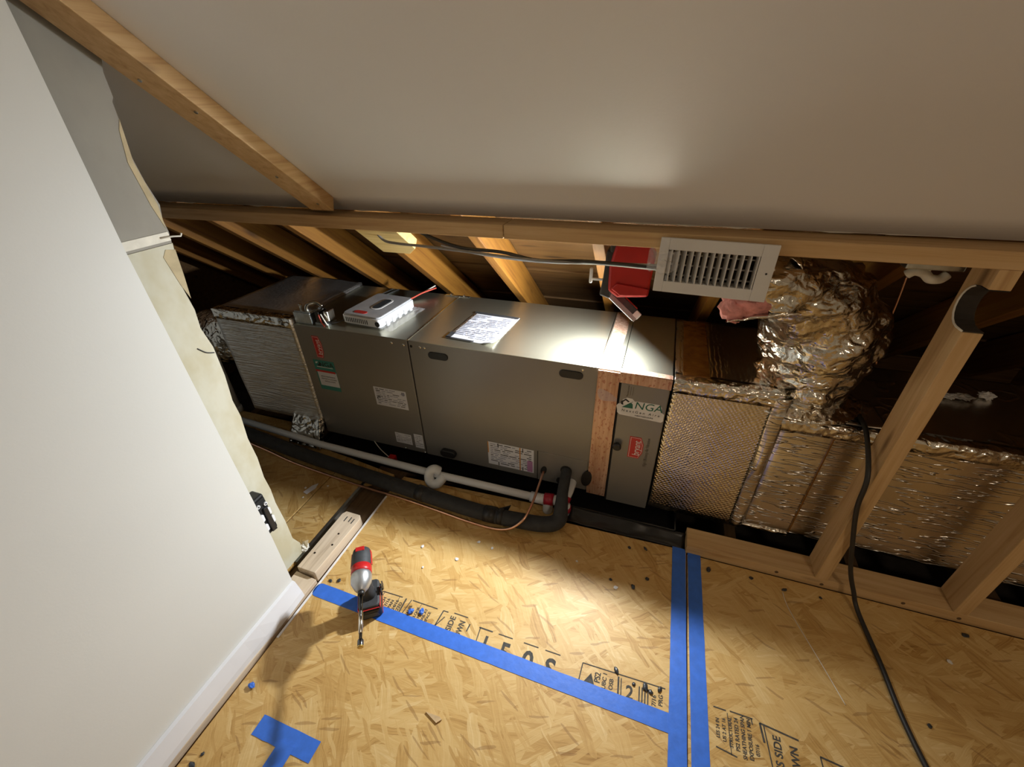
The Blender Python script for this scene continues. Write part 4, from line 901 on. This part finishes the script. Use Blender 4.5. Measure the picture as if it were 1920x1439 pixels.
for i, (s_, sz) in enumerate((('LES 24 IN', .0125), ('US 2 AT 16', .0125), ('STRUCTURAL', .0125), ('PS2 RATED 24', .0135), ('SHEATHING SPAN', .0135), ('EXPOSURE 1 MIN', .0135), ('07/16', .0125))): ft(SR, s_, sz, .342+i*.0158, .612-(.02 if i > 5 else 0), True, .92)
fl_line(SR, .449, .658, .455, .615, .005); fl_line(SR, .458, .655, .470, .54, .003); fl_line(SR, .449, .658, .54, .648, .004)
ft(SR, 'THIS SIDE', .026, .487, .588, True, .95); ft(SR, 'DOWN', .026, .525, .588, True, .95)
fl_line(SR, .585, .628, .64, .622, .004); fl_line(SR, .585, .628, .588, .58, .003); ft(SR, '150 S', .085, .70, .57, False, .75)
# glue spots
base = [lump(MB(), (0, 0, .002), .007, .5, f=5+k*3, nu=10, nv=6, sc=(1, 1.2, .35)).build('glue_spot', 'glue', None, smooth=True) for k in range(3)]
spots = [(-.941, .121), (-.946, .095), (.058, 1.109), (.116, 1.123), (.131, .997), (.087, .951), (.009, .955), (.338, 1.103), (.478, 1.114), (.580, 1.101), (.690, 1.107), (1.082, 1.107), (.874, .793), (-.947, .638), (-.918, .648), (.066, .665), (.118, .645), (.150, .648), (.165, .640), (.19, .655)]
for i, (x, y) in enumerate(spots):
    o = base[i % 3] if i < 3 else base[i % 3].copy()
    if i >= 3: COL.objects.link(o)
    o.location = (x, y, 0.0002); s_ = .7+.4*((i*37 % 10)/10); o.scale = (s_, s_*(1.3 if i % 2 else .8), s_); o.rotation_euler = (0, 0, i*1.3)
    zone = ('beside the white baseboard' if i < 2 else 'at the board edge below the filter cabinet' if i < 4 else 'on open board beside the paired blue strips' if i < 7 else
            'close to the bottom plate of the studs' if i < 12 else 'alone beyond the black cable' if i < 13 else 'at the rounded end of the long blue strip' if i < 15 else 'on the board stamp with the triangle')
    tag(o, 'small dark blob of dried glue ' + zone, 'glue spot', None if i == 12 else 'glue spots ' + zone)
bs = None
for i, (x, y) in enumerate([(-.945, .287), (-.611, .630), (-.576, .640)]):
    if bs is None: bs = lump(MB(), (0, 0, .003), .009, .5, nu=10, nv=6, sc=(1.2, .9, .5)).build('tape_crumb', 'tapeb', None); o = bs
    else: o = bs.copy(); COL.objects.link(o)
    o.location = (x, y, .0003); o.rotation_euler = (0, 0, i)
    tag(o, 'crumpled crumb of blue tape alone near the white baseboard' if i == 0 else 'crumpled crumb of blue tape on the board stamp beside the impact driver', 'tape crumb', None if i == 0 else 'blue crumbs on the stamp')
wf = None
for i, (x, y) in enumerate([(-.655, .79), (-.55, .86), (-.50, .955), (-.44, .945), (-.12, .99), (.03, .93), (-.7, .87), (-1.36, .98), (-1.27, 1.02), (-1.33, .93), (1.0, 1.0)]):
    if wf is None: wf = lump(MB(), (0, 0, .001), .006, .4, nu=10, nv=6, sc=(1, 1, .3)).build('plaster_fleck', 'dust', None); o = wf
    else: o = wf.copy(); COL.objects.link(o)
    o.location = (x, y, .0002); o.rotation_euler = (0, 0, i); s_ = .6+.06*(i*7 % 9); o.scale = (s_, s_*1.2, 1)
    zone = 'between the black insulated line and the board stamps' if i < 7 else 'on the old board beyond the cut wall' if i < 10 else 'beside the bottom plate of the studs'
    tag(o, 'white plaster fleck ' + zone, 'fleck', None if i == 10 else 'white flecks ' + zone)
tag(MB().prism([(-.425, .392, .0006), (-.385, .378, .0006), (-.374, .390, .0006), (-.382, .394, .0006)], (0, 0, .004)).build('wood_chip', 'chip', None), 'splinter of wood lying between the long blue strip and the T mark', 'splinter')
tag(MB().prism([(-1.352, .955, .0006), (-1.328, .95, .0006), (-1.315, .99, .0006), (-1.322, 1.02, .0006), (-1.34, 1.0, .0006)], (0, 0, .002)).build('paper_scrap', 'label', None), 'small pale paper scrap on the old board beyond the cut wall', 'scrap')
wire('pale_string', 'thin pale string lying on the strand board near the black cable', 'string', [(.573, 1.090, .0012), (.580, 1.04, .0012), (.604, .971, .0012), (.64, .88, .0012), (.678, .778, .0012)], .0011, 'wirew', seg=5)
# power cable
wire('power_cable', 'black cable hanging past the stud and trailing over the floor', 'cable', [(.672, 1.48, .576), (.664, 1.36, .585), (.658, 1.27, .585), (.650, 1.148, .52), (.664, 1.140, .40), (.70, 1.135, .26), (.735, 1.130, .14), (.765, 1.115, .065), (.785, 1.08, .016), (.803, .923, .0075), (.81, .787, .0075), (.83, .66, .0075), (.87, .50, .0075), (.95, .2, .0075), (1.1, -.1, .0075)], .0068, 'cableb', n=8, seg=10)
# bits in the dark attic bay
fm = thing('foam_bracket', 'curved cream foam blob under a grey metal plate behind the top plate', 'bracket', (.62, 1.29, 1.04))
box('plate', 'galv', fm, .560, .675, 1.262, 1.30, 1.072, 1.088, .003)
MB().tube(spline([(.580, 1.29, 1.050), (.592, 1.285, 1.062), (.612, 1.285, 1.058), (.628, 1.285, 1.046), (.648, 1.287, 1.046), (.660, 1.29, 1.058)]), [.007]+[.011]*39+[.010], 12).build('foam_bead', 'foamw', fm, smooth=True)
MB().tube([(.617, 1.285, 1.055), (.617, 1.283, 1.075)], .005, 8).build('foam_stem', 'foamw', fm)
MB().box(.60, .602, 1.262, 1.30, 1.088, 1.118).build('hanger', 'galv', fm)
it = thing('insulation_tuft', 'white fibreglass tufts on the duct behind the notched stud', 'insulation', (1.05, 1.55, .57))
mb = MB(); lump(mb, (.985, 1.585, .576), .013, .6, sc=(1.6, 1, .6)); lump(mb, (1.025, 1.59, .578), .015, .6, sc=(1.6, 1, .6)); lump(mb, (1.10, 1.62, .578), .015, .6, sc=(1.4, 1, .8)); mb.build('tuft', 'fluff', it)
wire('hanging_wire', 'thin brown wire hanging in the dark bay beside the notched stud', 'wire', [(.66, 1.46, 1.0), (.668, 1.46, .90), (.67, 1.46, .80), (.69, 1.46, .72)], .003, 'copper')
# unseen fill lamp added behind the viewer for weak warm light
lp = thing('fill_lamp', 'unseen round lamp added as warm fill on the flat ceiling of the room', 'lamp', (1.3, -.9, RZ))
MB().lathe((1.3, -.9, RZ), -Z, [(0, .16), (.02, .16), (.022, .15)], 24).build('rim', 'white', lp, smooth=True)
MB().lathe((1.3, -.9, RZ-.022), -Z, [(0, .148), (.03, .135), (.055, .09), (.065, .02)], 24).build('globe', 'lampg', lp, smooth=True)
ld = bpy.data.lights.new('fill_lamp_light', 'AREA'); ld.shape = 'DISK'; ld.size = .28; ld.energy = ROOM_FILL_POWER; ld.color = (1.0, .81, .60)
lo = bpy.data.objects.new('fill_lamp_light', ld); COL.objects.link(lo); lo.parent = lp; lo.location = (0, 0, -.10)
